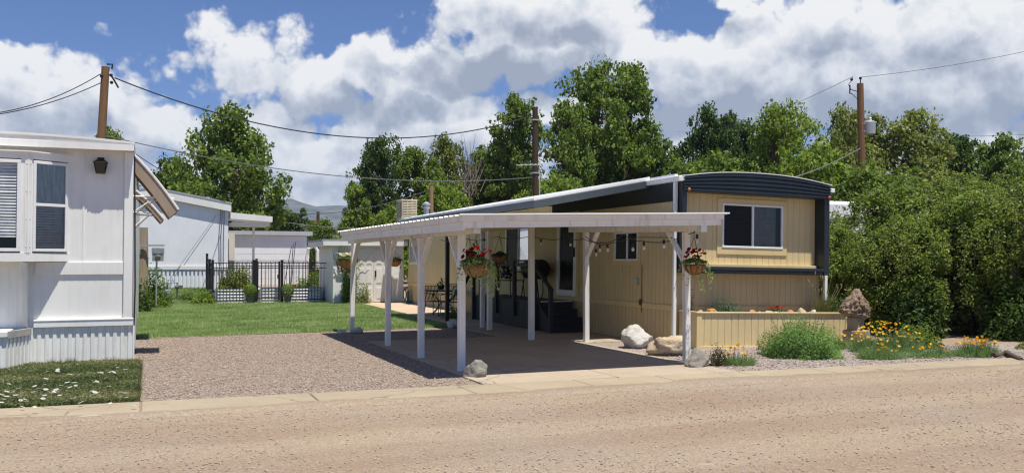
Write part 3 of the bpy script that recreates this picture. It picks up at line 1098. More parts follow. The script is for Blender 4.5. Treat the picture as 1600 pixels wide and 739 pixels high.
# windows and door
w = window(home, FRONT, *RWIN, fw=.04, mull=(11.10,), casing=(.11, .11, .13, .10), d1=.035,
           blinds=[(10.41, 11.08, 1.95, 2.76, M_blindk, .010), (11.14, 11.70, 1.95, 2.76, plain('grey blind', (.16, .16, .165), .5), -.012)], back=.5, screens=(0,))
w = window(home, LSIDE, *SW, fw=.035, mull=(16.5,), casing=(.09, .09, .10, .09), blinds=[(16.52, 17.0, 1.67, 2.2, M_blindk, .004)], back=.5, screens=(0, 1))
m = MB()   # a pale curtain tied back in the right-hand light
for i in range(9):
    t = i / 8
    m.v += [LSIDE(16.09 + .03 * math.sin(i), -.06, 1.66 + .56 * t), LSIDE(16.09 + .16 * (1 - math.sin(math.pi * t) * .7), -.06 + .01 * (i % 2), 1.66 + .56 * t)]
for i in range(8): m.f.append((2 * i, 2 * i + 1, 2 * i + 3, 2 * i + 2))
obj('curtain', m, M_blindw, w)
w = window(home, LSIDE, *SW2, fw=.045, mull=(22.45,), casing=(.06, .06, .08, .06), cmat=M_vinyl, blinds=[(21.5, 22.42, 1.5, 2.52, M_blindw, .024), (22.5, 23.3, 1.5, 2.52, M_blindk, .006)], back=.5, screens=(1,))
w = window(home, LSIDE, *SW3, fw=.04, mull=(32.8,), casing=(.05, .05, .06, .05), cmat=M_vinyl, blinds=[(32.34, 33.26, 1.6, 2.4, M_blindk, .006)], back=.5)
u0, u1, z0, z1 = DOOR
m = MB()
for a, b, c, d in ((u0, u0 + .12, z0, z1), (u1 - .12, u1, z0, z1), (u0 + .12, u1 - .12, z0, z0 + .14), (u0 + .12, u1 - .12, z1 - .12, z1)):
    m.fbox(LSIDE, a, b, -.02, .045, c, d)
door = obj('door', m, M_vinyl, home, bevel=.005)
g = MB().add([LSIDE(u0 + .12, .012, z0 + .14), LSIDE(u1 - .12, .012, z0 + .14), LSIDE(u1 - .12, .012, z1 - .12), LSIDE(u0 + .12, .012, z1 - .12)], [(0, 1, 2, 3)])
obj('pane', g, M_screen, door)
g = MB().add([LSIDE(u0, -.25, z0), LSIDE(u1, -.25, z0), LSIDE(u1, -.25, z1), LSIDE(u0, -.25, z1)], [(0, 1, 2, 3)])
obj('dark_room', g, plain('unlit door backing', (.05, .05, .053), .7), door)  # dark sheet standing in for the unlit room behind the door
m = MB().fbox(LSIDE, u0 + .03, u0 + .07, .046, .085, 1.72, 1.95).fbox(LSIDE, u0 + .035, u0 + .065, .085, .10, 1.78, 1.90)
obj('handle', m, M_black, door, bevel=.004)
m = MB()
for a, b, c, d in ((u0 - .1, u0, z0 - .04, z1 + .08), (u1, u1 + .1, z0 - .04, z1 + .08), (u0, u1, z1, z1 + .08)):
    m.fbox(LSIDE, a, b, .002, .026, c, d)
obj('door_casing', m, M_tan2, home, bevel=.004)
# socket box, conduit and cable on the side wall
m = MB().fbox(LSIDE, 16.02, 16.13, .002, .05, 1.15, 1.28)
obj('outlet_box', m, M_galv, home, bevel=.006)
m = MB().tube([LSIDE(15.88, .012, 1.55), LSIDE(15.88, .012, .85), LSIDE(15.87, .03, .78), LSIDE(15.88, .012, .6)], .008, 6).fbox(LSIDE, 15.85, 15.91, .023, .06, .74, .86)
obj('cable_conduit', m, plain('rust brown cable', (.12, .06, .035), .7), home)
m = MB().beam(LSIDE(15.0, .012, .69), LSIDE(15.0, .012, .04), .02, .02)
# patio roof on the house side: slopes down and out over the deck
PRY0, PRY1 = 15.6, 25.5
def prz(x): return 3.255 - .205 * (HX0 - x)
awn = []
m = MB()
xo = 6.75
m.extr([(HX0 - .02, PRY0, prz(HX0)), (xo, PRY0, prz(xo)), (xo, PRY0, prz(xo) + .05), (HX0 - .02, PRY0, prz(HX0) + .05)], (0, PRY1 - PRY0, 0))
for i in range(16):   # standing seams
    y = PRY0 + .01 + i * .62
    m.extr([(HX0 - .02, y, prz(HX0) + .051), (xo, y, prz(xo) + .051), (xo, y, prz(xo) + .07), (HX0 - .02, y, prz(HX0) + .07)], (0, .03, 0))
pr = obj('patio_roof', m, M_roofw, home)
m = MB().extr([(HX0 - .03, PRY0 - .035, prz(HX0) - .15), (xo - .02, PRY0 - .035, prz(xo) - .15), (xo - .02, PRY0 - .035, prz(xo) - .012), (HX0 - .03, PRY0 - .035, prz(HX0) - .012)], (0, .033, 0))
m.box(xo - .02, xo + .015, PRY0, PRY1, prz(xo) - .13, prz(xo) - .002)
obj('fascia_board', m, paint('sunlit navy fascia paint', (.055, .068, .078), (.12, .12, .12), .3, .5), pr, bevel=.004)  # navy lightened to slate, with the sunlight put into the paint
m = MB()
for i in range(7):
    y = PRY0 + .2 + i * 1.55
    m = MB().beam((HX0 - .03, y, prz(HX0) - .06), (xo + .03, y, prz(xo) - .06), .04, .10)
    obj('rafter', m, M_tan2, pr)
m = MB().box(7.36, 7.46, 16.2, 25.45, 2.33, 2.72)
obj('patio_beam', m, M_tan2, home, bevel=.006)
for y, mat in ((22.86, M_black), (25.4, M_black)):
    m = MB().box(7.39, 7.49, y - .05, y + .05, .028, 2.33)
    obj('patio_post', m, mat, home, bevel=.006)
for y in (16.82, 19.6):
    m = MB().box(7.22 if y < 18 else 7.36, 7.33 if y < 18 else 7.47, y - .05, y + .05, .028, 2.33)
    obj('patio_post', m, M_whitewood, home, bevel=.006)
# keep posts plumb on the slab although the home leans
for o in children(home):
    if o.name.startswith(('patio_post', 'patio_beam')):
        o.matrix_parent_inverse = Matrix.Identity(4)
        o.rotation_euler = (0, -TILT, 0)

# roof furniture
m = MB()
c0, c1, d0_, d1_, e0, e1 = 8.76, 9.34, 32.4, 33.1, 3.20, 3.86
cool = thing('evaporative_cooler', 'beige louvred evaporative cooler sitting on the far end of the white roof', 'cooler', (9.3, 32.7, 3.2))
m.box(c0 + .02, c1 - .02, d0_ + .02, d1_ - .02, e0, e1)
obj('cabinet', m, plain('beige enamel', (.62, .53, .36), .5), cool)
lou = plain('beige louvre', (.50, .42, .28), .55)
m = MB()
for j in range(3):
    for k in range(9):
        zz = e0 + .08 + k * .062; xa = c0 + .05 + j * .17
        m.add([(xa, d0_ + .018, zz + .05), (xa + .15, d0_ + .018, zz + .05), (xa + .15, d0_ - .012, zz), (xa, d0_ - .012, zz)], [(0, 1, 2, 3)])
        ya = d0_ + .05 + j * .21
        m.add([(c0 + .018, ya, zz + .05), (c0 + .018, ya + .18, zz + .05), (c0 - .012, ya + .18, zz), (c0 - .012, ya, zz)], [(0, 1, 2, 3)])
obj('louvres', m, lou, cool)
m = MB()
for xa in (c0, c0 + .19, c0 + .37, c1 - .03):
    m.box(xa, xa + .03, d0_ - .014, d0_ + .02, e0, e1)
for ya in (d0_ + .24, d0_ + .45, d1_ - .03):
    m.box(c0 - .014, c0 + .02, ya, ya + .03, e0, e1)
m.box(c0 - .02, c1 + .02, d0_ - .02, d1_ + .02, e1, e1 + .05).box(c0 - .015, c1 + .015, d0_ - .016, d1_ + .015, e0 - .04, e0 + .05)
obj('casing', m, plain('beige enamel frame', (.66, .57, .40), .45), cool, bevel=.006)
m = MB().box(c0 - .1, c1, d0_ + .1, d1_ - .1, e0 - .1, e0 - .04)
obj('stand', m, plain('orange board', (.42, .22, .07), .7), cool)
p = PY(656, 338, 31.0)
m = MB().lathe([(.09, -.35), (.09, .18), (.14, .19), (.14, .24), (.09, .25), (.09, .29), (.15, .30), (.15, .36), (.05, .42)], 14, (9.22, 31.0, 3.32))
obj('roof_vent', m, M_galv, home, smooth=False)
ant = thing('tv_antenna', 'thin metal television antenna standing above the white roof beside the dark pole', 'antenna', (10.65, 24, 3.4))
m = MB().tube([(10.65, 24, 3.4), (10.65, 24, 4.55)], .014, 6)
obj('mast', m, M_galv, ant)
m = MB().tube([(9.95, 24.1, 4.42), (11.3, 23.9, 4.5)], .008, 5)
for i in range(9):
    x = 10.05 + i * .14; l = .18 + .03 * i
    m.tube([(x, 24.1 - l, 4.43 + .008 * i), (x, 24.1 + l, 4.43 + .008 * i)], .005, 4)
obj('antenna_rods', m, M_galv, ant)
# ------------------------------------------------------------------ white mobile home on the left
LX, LY = -.23, 15.75
M_w1 = paint('white siding paint', (.87, .865, .825), (.45, .40, .33), .22, .5)
M_skw = paint('white ribbed skirting', (.87, .865, .82), (.52, .46, .32), .65, .5)
lh = thing('mobile_home', 'white mobile home at the left with a bay window and a daisy strip before it', 'mobile home', (LX, LY, 0))
LF = frame((0, LY, 0), (1, 0, 0), (0, -1, 0))
x0 = -4.05
m = MB().siding(LF, x0, LX, .6, 3.45, [(-3.6, -1.2, 1.75, 3.15)], .108, .010, .004, .03)
LR = frame((LX, 0, 0), (0, 1, 0), (1, 0, 0))
m.siding(LR, LY, 31, 0, 3.45, [], .3, .01, .004)
m.add([(x0, LY, 0), (x0, 31, 0), (x0, 31, 3.45), (x0, LY, 3.45)], [(0, 1, 2, 3)])
m.add([(x0, 31, 0), (LX, 31, 0), (LX, 31, 3.45), (x0, 31, 3.45)], [(0, 1, 2, 3)])
m.add([(x0, LY, .6), (LX, LY, .6), (LX, 31, .6), (x0, 31, .6)], [(0, 1, 2, 3)])
obj('wall', m, M_w1, lh)
# ribbed skirting
m = MB(); u = x0; pts = []
while u < LX - .01:
    pts += [(u, .03), (u + .045, .03), (u + .055, .012), (u + .095, .012)]
    u += .108
pts.append((LX + .03, .03))
for (a, d), (b, e) in zip(pts[:-1], pts[1:]):
    m.add([LF(a, d, 0), LF(b, e, 0), LF(b, e, .6), LF(a, d, .6)], [(0, 1, 2, 3)])
m.add([LF(LX + .03, .03, 0), LF(LX + .03, -6, 0), LF(LX + .03, -6, .6), LF(LX + .03, .03, .6)], [(0, 1, 2, 3)])
obj('skirting', m, M_skw, lh)
# arched roof
m = MB(); NX = 20
def larch(x):
    t = (x - x0) / (LX - x0) * 2 - 1
    return 3.50 + .075 * (1 - abs(t) ** 2)
for i in range(NX + 1):
    x = x0 - .03 + (LX - x0 + .06) * i / NX; z = larch(x)
    m.v += [(x, LY - .27, z), (x, 31.1, z), (x, 31.1, z + .035), (x, LY - .27, z + .035)]
for i in range(NX):
    a = i * 4
    for j in range(4): m.f.append((a + j, a + (j + 1) % 4, a + 4 + (j + 1) % 4, a + 4 + j))
m.f += [(0, 3, 2, 1), (NX * 4, NX * 4 + 1, NX * 4 + 2, NX * 4 + 3)]
obj('roof', m, M_roofw, lh)
m = MB()
for i in range(NX):
    xa = x0 + (LX - x0) * i / NX; xb = x0 + (LX - x0) * (i + 1) / NX
    m.add([(xa, LY - .25, 3.47), (xb, LY - .25, 3.47), (xb, LY - .25, larch(xb)), (xa, LY - .25, larch(xa)),
           (xa, LY, 3.47), (xb, LY, 3.47)], [(0, 1, 2, 3), (0, 4, 5, 1)])
m.box(x0, LX + .02, LY - .275, LY - .252, 3.39, 3.49)
m.add([(LX + .018, LY - .25, 3.40), (LX + .018, 31, 3.40), (LX + .018, 31, 3.50), (LX + .018, LY - .25, 3.50)], [(0, 1, 2, 3)])
obj('fascia', m, M_white, lh)
# trims
m = MB().fbox(LF, -.35, LX + .012, .001, .055, .725, 3.40)
obj('corner_post', m, M_white, lh, bevel=.006)
m = MB().fbox(LF, -1.62, -.352, .001, .03, 1.42, 1.62)
obj('belt_board', m, M_white, lh, bevel=.006)
m = MB().fbox(LF, -1.62, LX + .035, .001, .065, .605, .725)
m.fbox(LF, -1.62, LX + .035, .066, .074, .70, .722)
obj('base_trim', m, M_white, lh, bevel=.006)
m = MB().fbox(LF, -.955, -.93, .001, .012, 1.63, 3.40)
obj('joint_strip', m, M_white, lh)
m = MB().fbox(LF, -1.79, -1.70, .001, .02, .58, 1.63)
m.extr([LF(-1.78, .021, .62), LF(-1.78, .05, .62), LF(-1.78, .36, 1.62), LF(-1.78, .021, 1.62)], (.08, 0, 0))
obj('bay_bracket', m, M_white, lh, bevel=.005)
# bay window
BX1, BX2, BD = -1.68, -1.14, .40
bay = MB()
poly = [(-3.95, LY), (-3.45, LY - BD), (BX1, LY - BD), (BX2, LY)]
def band(mb, poly, z0, z1, off):
    c = [(-3.95 + off * 0, LY)]
    q = [(poly[0][0] - off, poly[0][1]), (poly[1][0] - off * .4, poly[1][1] - off), (poly[2][0] + off * .4, poly[2][1] - off), (poly[3][0] + off, poly[3][1])]
    mb.prism(q, z0, z1)
band(bay, poly, 1.63, 1.76, .012)
band(bay, poly, 3.19, 3.29, .012)
bay.prism([(-3.98, LY - .001), (-3.47, LY - BD - .05), (BX1 + .02, LY - BD - .05), (BX2 + .05, LY - .001)], 3.291, 3.31)
FB = frame((BX1, LY - BD, 0), (-1, 0, 0), (0, -1, 0))
dl = math.hypot(BX2 - BX1, BD); ux, uy = (BX2 - BX1) / dl, BD / dl
FA = frame((BX1, LY - BD, 0), (ux, uy, 0), (uy, -ux, 0))
bay.fbox(FB, 0.0, .10, -.02, 0, 1.76, 3.19)
bay.fbox(FA, 0.0, .07, -.02, 0, 1.76, 3.19).fbox(FA, dl - .04, dl, -.02, 0, 1.76, 3.19)
bayo = obj('bay', bay, M_w1, lh)
m = MB().fbox(FB, -.02, .045, .001, .014, 1.76, 3.19).fbox(FA, -.02, .045, .001, .014, 1.76, 3.19)
for i in range(4):
    for f_ in (FB, FA):
        p = f_(.022, .016, 1.86 + i * .42); m.sphere(p, .008, 6, 4)
obj('bay_mullion', m, M_white, lh)
window(lh, FB, .10, 1.70, 1.78, 3.17, fw=.05, d1=.02, d0=-.03, blinds=[(.12, 1.68, 2.0, 3.15, M_blind, .006)], back=.32, bl_pitch=.045)
w = window(lh, FA, .07, dl - .04, 1.78, 3.17, fw=.045, rails=(2.50,), d1=.022, d0=-.03, blinds=[(.12, dl - .06, 1.80, 2.48, M_blind, .014)], back=.34, bl_pitch=.04)
g = MB().add([FA(.11, -.008, 2.52), FA(dl - .08, -.008, 2.52), FA(dl - .08, -.008, 3.13), FA(.11, -.008, 3.13)], [(0, 1, 2, 3)])
mm_, nt_, out_ = new_mat('streaky window film')
v_ = coords(nt_, (9, 9, 1.6)); n_ = noise_n(nt_, 2.5, 5, .65, v_)
bsdf(nt_, out_, ramp(nt_, [(.35, (.34, .44, .46)), (.60, (.58, .68, .69)), (.75, (.74, .80, .80))], n_), .4)
obj('window_film', g, mm_, w)
# porch light
m = MB()
lx, lz = -.70, 3.13
m.fbox(LF, lx - .05, lx + .05, .001, .03, lz - .02, lz + .16)
m.tube([LF(lx, .03, lz + .12), LF(lx, .11, lz + .14)], .012, 6)
lamp = obj('porch_lamp', m, M_iron, lh)
m = MB()
c = LF(lx, .12, lz - .06)
m.add([(c[0] - .11, c[1] - .11, c[2] + .13), (c[0] + .11, c[1] - .11, c[2] + .13), (c[0] + .11, c[1] + .11, c[2] + .13), (c[0] - .11, c[1] + .11, c[2] + .13), (c[0], c[1], c[2] + .21)],
      [(0, 1, 4), (1, 2, 4), (2, 3, 4), (3, 0, 4), (3, 2, 1, 0)])
for sx in (-1, 1):
    for sy in (-1, 1):
        m.beam((c[0] + sx * .09, c[1] + sy * .09, c[2] + .13), (c[0] + sx * .06, c[1] + sy * .06, c[2] - .03), .014, .014)
m.box(c[0] - .065, c[0] + .065, c[1] - .065, c[1] + .065, c[2] - .045, c[2] - .03)
obj('lamp_cage', m, M_iron, lamp)
m = MB().add([(c[0] + sx * w_, c[1] + sy * w_, c[2] + z_) for (w_, z_) in ((.055, -.03), (.085, .13)) for sx, sy in ((-1, -1), (1, -1), (1, 1), (-1, 1))],
             [(0, 1, 5, 4), (1, 2, 6, 5), (2, 3, 7, 6), (3, 0, 4, 7)])
obj('lamp_glass', m, plain('smoked lamp glass', (.03, .03, .03), .2), lamp)
# low skirted step at the left edge
m = MB()
pts = []
u = -2.9
S2 = frame((0, 15.05, 0), (1, 0, 0), (0, -1, 0))
while u < -1.95:
    pts += [(u, .012), (u + .05, .012), (u + .06, 0), (u + .1, 0)]; u += .11
for (a, d), (b, e) in zip(pts[:-1], pts[1:]):
    m.add([S2(a, d, 0), S2(b, e, 0), S2(b, e, .52), S2(a, d, .52)], [(0, 1, 2, 3)])
xe = pts[-1][0]
S3 = frame((xe, 15.05, 0), (.35, .936, 0), (.936, -.35, 0))
u = 0
while u < .68:
    m.fbox(S3, u, u + .05, -.02, .012, 0, .52).fbox(S3, u + .05, min(u + .11, .7), -.02, 0, 0, .52); u += .11
step = obj('skirted_step', m, M_skw, lh)
m = MB().box(-2.9, xe + .03, 15.0, 15.72, .52, .60)
obj('step_cap', m, M_white, step, bevel=.006)
m = MB().fbox(S3, .02, .70, -.02, .03, .50, .60)
obj('step_rail', m, plain('grey weathered board', (.42, .40, .37), .8), step)
# metal awnings on the far side wall, seen end-on
M_awn = paint('awning enamel', (.78, .74, .68), (.30, .21, .13), .6, .5)
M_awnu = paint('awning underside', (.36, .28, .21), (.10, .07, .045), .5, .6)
def awning(y0, y1, zt, drop, out, side):
    prof = []
    for i in range(9):
        t = i / 8
        prof.append((LX + .015 + out * t, zt - drop * (t - .05 * math.sin(math.pi * t))))
    m = MB(); k = len(prof)
    for y in (y0, y1):
        for x, z in prof: m.v.append((x, y, z))
    for i in range(k - 1): m.f.append((i, i + 1, k + i + 1, k + i))
    a = obj('awning', m, M_awnu, lh)
    m = MB()   # ribbed top skin and rolled edges
    n = int((y1 - y0) / .12)
    for j in range(n):
        ya = y0 + (y1 - y0) * j / n; yb = ya + .085
        vs = [(x - .004, y, z + .012) for y in (ya, yb) for x, z in prof]
        m.add(vs, [(i, i + 1, k + i + 1, k + i) for i in range(k - 1)])
    for y in (y0 - .01, y1 + .01):
        m.tube([(x, y, z + .015) for x, z in prof], .022, 6)
    obj('awning_skin', m, M_awn, a)
    for y in (y0 + .05, y1 - .05):
        m = MB(); zz = zt - drop * .74
        m.tube([(LX, y, zz), (LX + out * .93, y, zz - .03)], .014, 6)
        m.tube([(LX, y, zz - .28), (LX + out * .5, y, zz - .015)], .01, 6)
        obj('awning_bar', m, M_white, a)
    for y in (y0 - .004, y1 + .004):   # closed side cheeks, brown inside and out
        m = MB(); q = [(x, y, z) for x, z in prof]
        th = side
        low = []
        for i, (x, z) in enumerate(prof):
            low.append((x - th * .74, y, z - th * .67))
        low = [(max(LX + .004, x), y, z) for x, y, z in low]
        for i in range(k - 1):
            m.add([q[i], q[i + 1], low[i + 1], low[i]], [(0, 1, 2, 3)])
        o = obj('side_cheek', m, M_awnu, a)
        s_ = o.modifiers.new('thick', 'SOLIDIFY'); s_.thickness = .012; s_.offset = 0
awning(16.35, 17.3, 3.40, .90, .70, .19)
awning(19.3, 20.4, 3.02, .56, .52, .08)
m = MB().tube([(LX + .02, 16.2, 3.38), (LX + .05, 16.2, 1.2), (LX + .03, 16.2, .1)], .012, 6)
obj('service_cable', m, M_iron, lh)
m = MB().lathe([(.05, -.2), (.05, .12), (.07, .13), (.07, .17)], 10, (-.95, 21, 3.72))
obj('roof_pipe', m, M_white, lh)
# ------------------------------------------------------------------ white timber carport
cp = thing('carport', 'white timber carport with ribbed metal roof and Y-braced posts', 'carport', (6.0, 12.0, 0))
CX0, CX1, CY0, CY1 = 3.89, 8.08, 11.3, 19.5
def cz(x, y):
    u = (x - CX0) / (CX1 - CX0); v = (y - CY0) / (CY1 - CY0)
    return (2.265 * (1 - u) + 2.365 * u) * (1 - v) + (2.285 * (1 - u) + 2.58 * u) * v
M_metal = paint('white roofing sheet', (.83, .83, .82), (.45, .42, .38), .15, .35, .5, streak=False)
# ribbed sheet: ribs run across the carport so that their ends show along the long side
m = MB(); ys = []; y = CY0
while y < CY1:
    ys += [(y, .022), (y + .03, .022), (y + .05, .0), (y + .20, .0), (y + .22, .022)]; y += .23
ys.append((CY1, .0))
NXS = 4
for i in range(NXS + 1):
    x = CX0 - .04 + (CX1 - CX0 + .10) * i / NXS
    for y, d in ys: m.v.append((x, y, cz(x, y) + d - .02))
k = len(ys)
for i in range(NXS):
    for j in range(k - 1):
        a = i * k + j; m.f.append((a, a + k, a + k + 1, a + 1))
o = obj('roof', m, M_metal, cp)
so_ = o.modifiers.new('thick', 'SOLIDIFY'); so_.thickness = .006; so_.offset = -1
m = MB()
xe = CX1 + .06
def strip(m, xa, ya, xb, yb, dt, db, th, nx, ny):
    """board hanging below the roof line between two corners"""
    a0, a1 = cz(xa, ya), cz(xb, yb)
    pts = [(xa, ya, a0 - db), (xb, yb, a1 - db), (xb, yb, a1 - dt), (xa, ya, a0 - dt)]
    m.extr(pts, (nx * th, ny * th, 0))
strip(m, CX0 - .05, CY0 - .03, xe, CY0 - .03, -.004, .018, .035, 0, 1)
obj('drip_edge', m, M_metal, o, bevel=.003)
m = MB(); strip(m, CX0, CY0 + .01, CX1 - .02, CY0 + .01, .019, .098, .03, 0, 1)
strip(m, CX0, CY0 + .042, CX0, CY1, .019, .098, .03, 1, 0)
obj('fascia_board', m, M_whitewood, cp, bevel=.003)
m = MB(); strip(m, CX0 + .025, CY0 + .045, CX1 - .04, CY0 + .045, .100, .185, .03, 0, 1)
strip(m, CX0 + .03, CY0 + .078, CX0 + .03, CY1 - .02, .100, .215, .03, 1, 0)
obj('fascia_board', m, M_whitewood, cp, bevel=.003)
m = MB(); strip(m, CX0 + .05, CY1 - .03, CX1, CY1 - .03, .02, .2, .03, 0, -1); strip(m, CX1 - .03, CY0 + .08, CX1 - .03, CY1 - .05, .02, .12, .03, -1, 0)
obj('fascia_board', m, M_whitewood, cp, bevel=.003)
m = MB()
y = CY0 + .4
while y < CY1 - .1:
    m = MB().beam((CX0 + .08, y, cz(CX0 + .08, y) - .075), (CX1 - .08, y, cz(CX1 - .08, y) - .075), .04, .09); obj('rafter', m, M_whitewood, cp); y += .61
pass
M_gal2 = plain('galvanised hanger', (.72, .73, .74), .35, .55, .5, .12)
def pbeam(a, b, w, h):
    m = MB().beam(a, b, w, h)
    q = obj('beam', m, M_whitewood, cp, bevel=.005)
    a = Vector(a); t = (Vector(b) - a).normalized()
    m = MB().beam(a - t * .006, a + t * .10, w + .008, h + .006)
    obj('metal_bracket', m, M_gal2, q, bevel=.003)
pbeam((4.29, 11.84, 2.11), (4.29, 20.35, 2.11), .10, .17)
pbeam((8.0, 11.75, 2.165), (8.12, 16.72, 2.30), .10, .15)
PW = .098
def post(x, y, zt, front, rear, zb=.012, lean=0.0, xr=None):
    m = MB().beam((x, y, zb), (x + lean, y, zt), PW, PW, (0, 1, 0))
    p = obj('post', m, M_whitewood, cp, bevel=.006)
    for s, on in ((-1, front), (1, rear)):
        if on:
            m = MB().beam((x + lean * .8, y + s * .03, zt - .50), (x + lean, y + s * .53, zt + .02), .045, .088, (1, 0, 0))
            obj('brace', m, M_whitewood, p, bevel=.004)
post(4.29, 12.51, 2.025, False, True)
post(4.25, 14.47, 2.025, True, True)
post(4.26, 16.73, 2.025, True, True)
post(4.31, 20.2, 2.025, True, False, lean=.03)
post(8.0, 12.25, 2.10, False, True)
post(8.12, 16.02, 2.205, True, False)
post(7.53, 20.4, 2.33, False, False)

# string of bulbs
sl_ = thing('string_lights', 'black cord of pale bulbs looped under the right side of the carport roof', 'string lights', (8.0, 14, 2.1))
pts = []
anch = [(8.04, 11.95, 2.13), (8.02, 12.2, 2.07), (8.0, 13.6, 1.98), (8.0, 14.3, 2.12), (8.05, 15.2, 1.98), (8.10, 16.0, 2.12), (8.3, 17.2, 2.13), (8.0, 18.5, 2.2), (7.6, 19.6, 2.2), (7.3, 21.5, 2.25), (7.3, 23, 2.2)]
for a, b in zip(anch[:-1], anch[1:]):
    a, b = Vector(a), Vector(b)
    for i in range(6):
        t = i / 6; p = a.lerp(b, t); p.z -= .10 * (a - b).length * t * (1 - t) * 2; pts.append(p)
pts.append(Vector(anch[-1]))
m = MB().tube(pts, .008, 5)
m.tube([(7.98, 16.0, 2.08), (7.9, 14.9, 1.93), (7.95, 13.7, 2.05), (7.97, 12.6, 2.02)], .007, 5)
obj('cord', m, M_black, sl_)
M_frost = plain('frosted bulb', (.72, .69, .62), .25, 0, .5, .05)
for p in ((8.04, 12.0, 2.04), (7.99, 12.9, 1.97), (7.99, 13.55, 1.95), (8.0, 13.95, 1.93), (7.92, 14.75, 1.93), (8.05, 15.3, 1.93), (8.07, 15.5, 1.85), (8.2, 16.9, 2.06), (8.1, 18.2, 2.1), (7.5, 20.2, 2.16)):
    m = MB().lathe([(.012, .02), (.022, .015), (.022, -.045), (.015, -.05)], 8, p)
    s_ = obj('socket', m, M_black, sl_)
    m = MB().lathe([(.012, -.051), (.025, -.078), (.028, -.094), (.018, -.118), (.004, -.124)], 10, p)
    obj('bulb', m, M_frost, s_, smooth=True)

# ------------------------------------------------------------------ charcoal deck and steps at the door
dk = thing('entry_deck', 'dark charcoal wooden deck with steps and handrails at the door of the tan home', 'deck', (8.8, 20, 0))
DX0, DX1, DY0, DY1, DZ = 8.36, 9.27, 19.0, 23.3, .70
m = MB()
y = DY0
while y < DY1 - .01:
    m.box(DX0 - .02, DX1, y, min(y + .138, DY1), DZ - .035, DZ); y += .145
obj('platform', m, M_deck, dk)
m = MB(); y = DY0
while y < DY1 - .05:
    m.box(DX0, DX0 + .02, y, min(y + .75, DY1) - .008, .03, DZ - .04); y += .75
m.box(DX0 + .03, DX1, DY0 + .02, DY0 + .04, .03, DZ - .05)
obj('skirt_panel', m, M_deck, dk)
for i in range(3):
    z = .175 * (i + 1); y = 18.2 + .27 * i
    m = MB().box(DX0 + .07, DX1 - .02, y - .02, y + .28, z - .04, z).box(DX0 + .07, DX1 - .02, y, y + .018, z - .175 + .03 * (i == 0), z - .041)
    obj('step', m, M_deck, dk, bevel=.005)
m = MB().box(DX0 + .07, DX1 - .02, DY0 - .01, DY0 + .012, .53, DZ - .036)
obj('step', m, M_deck, dk)
m = MB().box(DX0 + .08, DX1 - .02, DY0 - .025, DY0 - .006, DZ - .02, DZ + .003)
obj('nosing', m, M_gal2, dk)
m = MB().extr([(DX0 + .03, 18.2, .03), (DX0 + .03, 19.0, .03), (DX0 + .03, 19.0, .68), (DX0 + .03, 18.2, .16)], (.035, 0, 0))
obj('stringer', m, M_deck, dk)
for (x, y, z0, z1) in ((DX0 - .03, 19.05, .03, 1.60), (DX0 - .03, 20.3, .3, 1.62), (DX0 - .03, 21.5, .3, 1.62), (DX0 - .03, 22.7, .3, 1.62), (DX0 - .03, 23.25, .03, 1.62), (DX0 - .01, 18.22, .03, 1.02)):
    m = MB().box(x - .045, x + .045, y - .045, y + .045, z0, z1)
    obj('rail_post', m, M_deck, dk, bevel=.005)
m = MB().box(DX0 - .10, DX0 + .05, 18.98, 23.35, 1.621, 1.66).box(DX0 - .05, DX0 - .01, 19.1, 23.2, 1.50, 1.59)
obj('handrail', m, M_deck, dk, bevel=.005)
m = MB().beam((DX0 - .01, 19.02, 1.47), (DX0 - .01, 18.16, .98), .09, .05)
obj('handrail', m, M_deck, dk, bevel=.005)
m = MB().beam((DX0 - .02, 23.4, 1.42), (DX0 - .02, 24.2, .86), .09, .05).beam((DX0 - .02, 24.2, .03), (DX0 - .02, 24.2, .9), .08, .08, (0, 1, 0))
obj('handrail', m, M_deck, dk, bevel=.005)

# barbecue on the deck
bq = thing('barbecue', 'black barrel barbecue standing on the dark deck beside the glazed door', 'barbecue', (8.95, 20.45, DZ))
bx, by, bz = 8.95, 20.45, DZ
M_bbq = plain('black enamel', (.02, .02, .021), .3, .2, .5)
def arc(y0, y1, a0, a1, r, n=12):
    m = MB()
    P_ = [(bx + r * math.cos(a0 + (a1 - a0) * i / n), bz + .72 + r * math.sin(a0 + (a1 - a0) * i / n)) for i in range(n + 1)]
    m.extr([(x, y0, z) for x, z in P_], (0, y1 - y0, 0)); return m
obj('firebox', arc(by - .36, by + .36, math.pi, 2 * math.pi, .24), M_bbq, bq)
lid = obj('lid', arc(by - .37, by + .37, .02, math.pi - .02, .25), M_bbq, bq)
m = MB().tube([(bx - .24, by - .2, bz + .82), (bx - .31, by - .2, bz + .84), (bx - .31, by + .2, bz + .84), (bx - .24, by + .2, bz + .82)], .012, 6)
obj('handle', m, M_gal2, lid)
for sy in (-.3, .3):
    for sx in (-.2, .2):
        m = MB().tube([(bx + sx * .8, by + sy, bz + .6), (bx + sx * 1.2, by + sy * 1.1, bz)], .016, 6)
        obj('leg', m, M_black, bq)
m = MB().box(bx - .2, bx + .2, by - .62, by - .38, bz + .70, bz + .725).tube([(bx - .1, by - .4, bz + .74), (bx - .1, by - .66, bz + .6), (bx - .1, by - .7, bz + .2), (bx - .1, by - .6, bz + .02)], .014, 6)
obj('side_shelf', m, M_bbq, bq)
